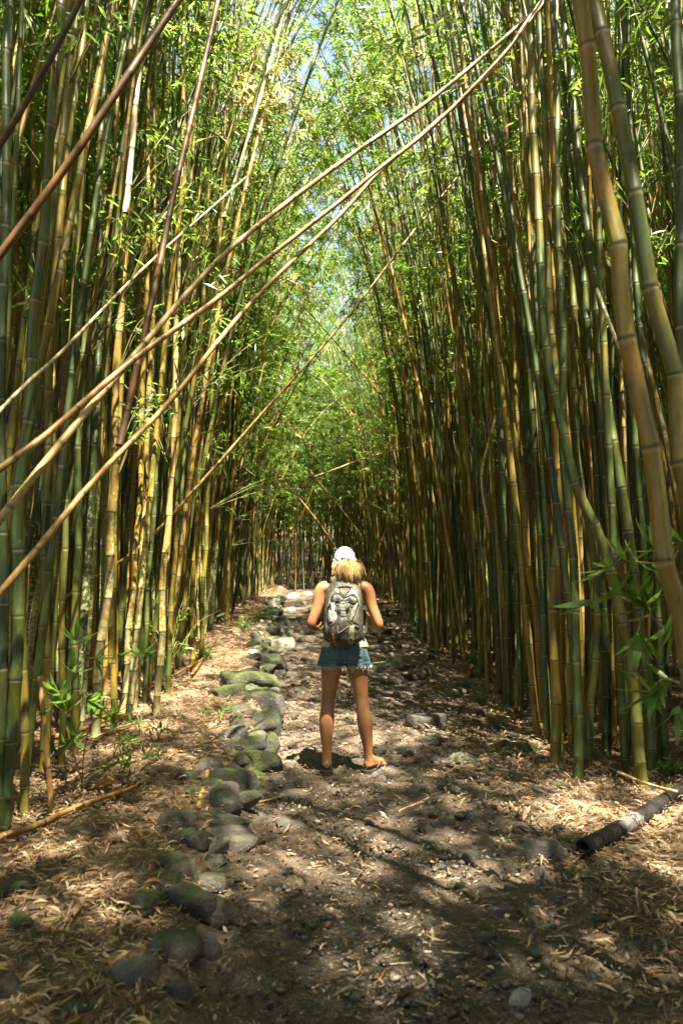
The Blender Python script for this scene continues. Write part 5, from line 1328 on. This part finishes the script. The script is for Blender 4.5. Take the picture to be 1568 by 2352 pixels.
def P2(l): return [px2(*q) for q in l]
patch('top_panel', P2([(590, 868), (840, 868), (860, 900), (700, 1090), (680, 1060), (580, 960)]), M_pk3, .006)
patch('side_panel', P2([(470, 900), (585, 885), (575, 965), (680, 1070), (600, 1010), (480, 1005), (400, 1060), (370, 1170), (340, 1250), (300, 1300), (320, 1120), (380, 980)]), M_pk2, .006)
patch('side_panel', P2([(870, 900), (960, 940), (1040, 1040), (1080, 1180), (1095, 1330), (1060, 1240), (1010, 1080), (940, 1020), (860, 1030), (720, 1080), (860, 930)]), M_pk2, .006)
patch('crumpled_flap', P2([(420, 1030), (540, 1015), (640, 1090), (680, 1120), (640, 1160), (560, 1130), (430, 1180), (400, 1120)]), M_pk, .010, puff=.008)
patch('crumpled_flap', P2([(720, 1100), (850, 1050), (990, 1100), (1020, 1160), (930, 1180), (810, 1135), (700, 1170), (650, 1150)]), M_pk, .010, puff=.008)
patch('painted_lit_panel', P2([(385, 1180), (470, 1190), (540, 1540), (430, 1590), (400, 1400)]), M_pk4, .008, puff=.006)  # silver tone paints sunlight on the left of the pack cloth
patch('painted_lit_panel', P2([(330, 1330), (385, 1350), (425, 1570), (330, 1570), (305, 1450)]), M_pk4, .007, puff=.006)
patch('reflective_panel', P2([(590, 1160), (820, 1160), (840, 1260), (730, 1330), (740, 1460), (610, 1470), (620, 1330), (560, 1270)]), M_pk2, .010, puff=.004)
patch('front_pocket', P2([(560, 1290), (530, 1480), (340, 1640), (305, 1690), (330, 1900), (400, 2040), (560, 2085), (860, 2085), (1040, 2000), (1085, 1850), (1090, 1650), (940, 1610), (760, 1490), (740, 1465), (620, 1475)]), M_pk3, .008, puff=.012)
patch('diagonal_panel', P2([(1000, 1180), (1040, 1200), (930, 1460), (860, 1560), (830, 1530), (880, 1330)]), M_pk2, .012, puff=.002)
patch('diagonal_panel', P2([(1050, 1240), (1088, 1350), (1060, 1640), (930, 1590), (880, 1560), (960, 1440)]), M_pk, .010, puff=.004)
# flat map or bottle in the right mesh pocket, lit wrapper in the left one
bo = patch('pocket_book', P2([(835, 1640), (940, 1630), (930, 1980), (900, 2020), (790, 2000), (790, 1900)]), simple_mat('book_cover', (.16, .15, .07), (.24, .22, .12), 30, .5), .024, puff=.004)
patch('book_emblem', P2([(830, 1880), (850, 1860), (880, 1870), (890, 1900), (860, 1930), (830, 1915)]), M_blk, .030, parent=bo, thick=.001)
patch('wrapper', P2([(400, 1780), (440, 1800), (520, 2010), (480, 2060), (430, 1960)]), simple_mat('orange_wrapper', (.30, .09, .03), (.4, .15, .06), 30, .4), .020, puff=.002)
patch('buckle', P2([(940, 1620), (1060, 1650), (1050, 1690), (940, 1660)]), M_blk, .024, puff=.002)
def cord(pts, r=.0022, mat=M_blk, name='cord', off=.014):
    Q = smooth_path([(x, 0, z) for x, z in P2(pts)], max(10, len(pts)*6)); Q[:, 1] = [pack_y(p[0], p[2])-off for p in Q]
    tube_obj(name, Q, r, mat, pack, 5)
cord([(520, 1270), (620, 1325), (720, 1325), (850, 1275)]); cord([(520, 1270), (640, 1150), (740, 1290), (820, 1150), (850, 1275)], .0018)
cord([(340, 1645), (470, 1590), (560, 1530), (610, 1450), (600, 1360), (540, 1290)], .003, off=.018); cord([(760, 1500), (840, 1560), (950, 1620), (1060, 1660)], .003, off=.02)
cord([(300, 1290), (370, 1180), (385, 1080), (440, 1020), (520, 1005), (600, 1030), (690, 1085), (760, 1060), (860, 1035), (960, 1050), (1020, 1110), (1060, 1230), (1095, 1340)], .003, name='zip', off=.011)
cord([(430, 1190), (540, 1140), (640, 1170), (700, 1180), (800, 1140), (900, 1180), (1010, 1170)], .0026, name='zip', off=.02)
cord([(540, 1640), (545, 1760), (640, 1740), (800, 1640)], .0022, M_pk4, name='reflective_piping', off=.026)
cord([(480, 1260), (470, 1300), (495, 1330), (510, 1290)], .0025)
cord([(540, 880), (640, 860), (780, 858), (900, 880)], .004, name='top_seam')
tube_obj('handle', smooth_path([(-.03, -.13, 1.435), (-.015, -.125, 1.462), (.02, -.125, 1.462), (.035, -.13, 1.435)], 14), .006, M_blk, pack, 6)
for sx in (-1, 1):
    tube_obj('shoulder_strap', smooth_path([(sx*.066, -.135, 1.415), (sx*.082, -.09, 1.445), (sx*.088, -.02, 1.462), (sx*.088, .05, 1.43), (sx*.088, .118, 1.34), (sx*.098, .130, 1.24), (sx*.13, .09, 1.13), (sx*.148, .0, 1.08), (sx*.14, -.09, 1.04)], 40), .022, M_pk, pack, 10, flat=.35)
tube_obj('side_strap', smooth_path([(.150, -.13, 1.22), (.162, -.08, 1.17), (.168, -.06, 1.10), (.162, -.075, 1.03)], 14), .011, M_blk, pack, 6, flat=.5)
tube_obj('side_strap', smooth_path([(-.150, -.13, 1.26), (-.160, -.10, 1.20), (-.156, -.12, 1.14)], 12), .007, M_blk, pack, 6, flat=.5)
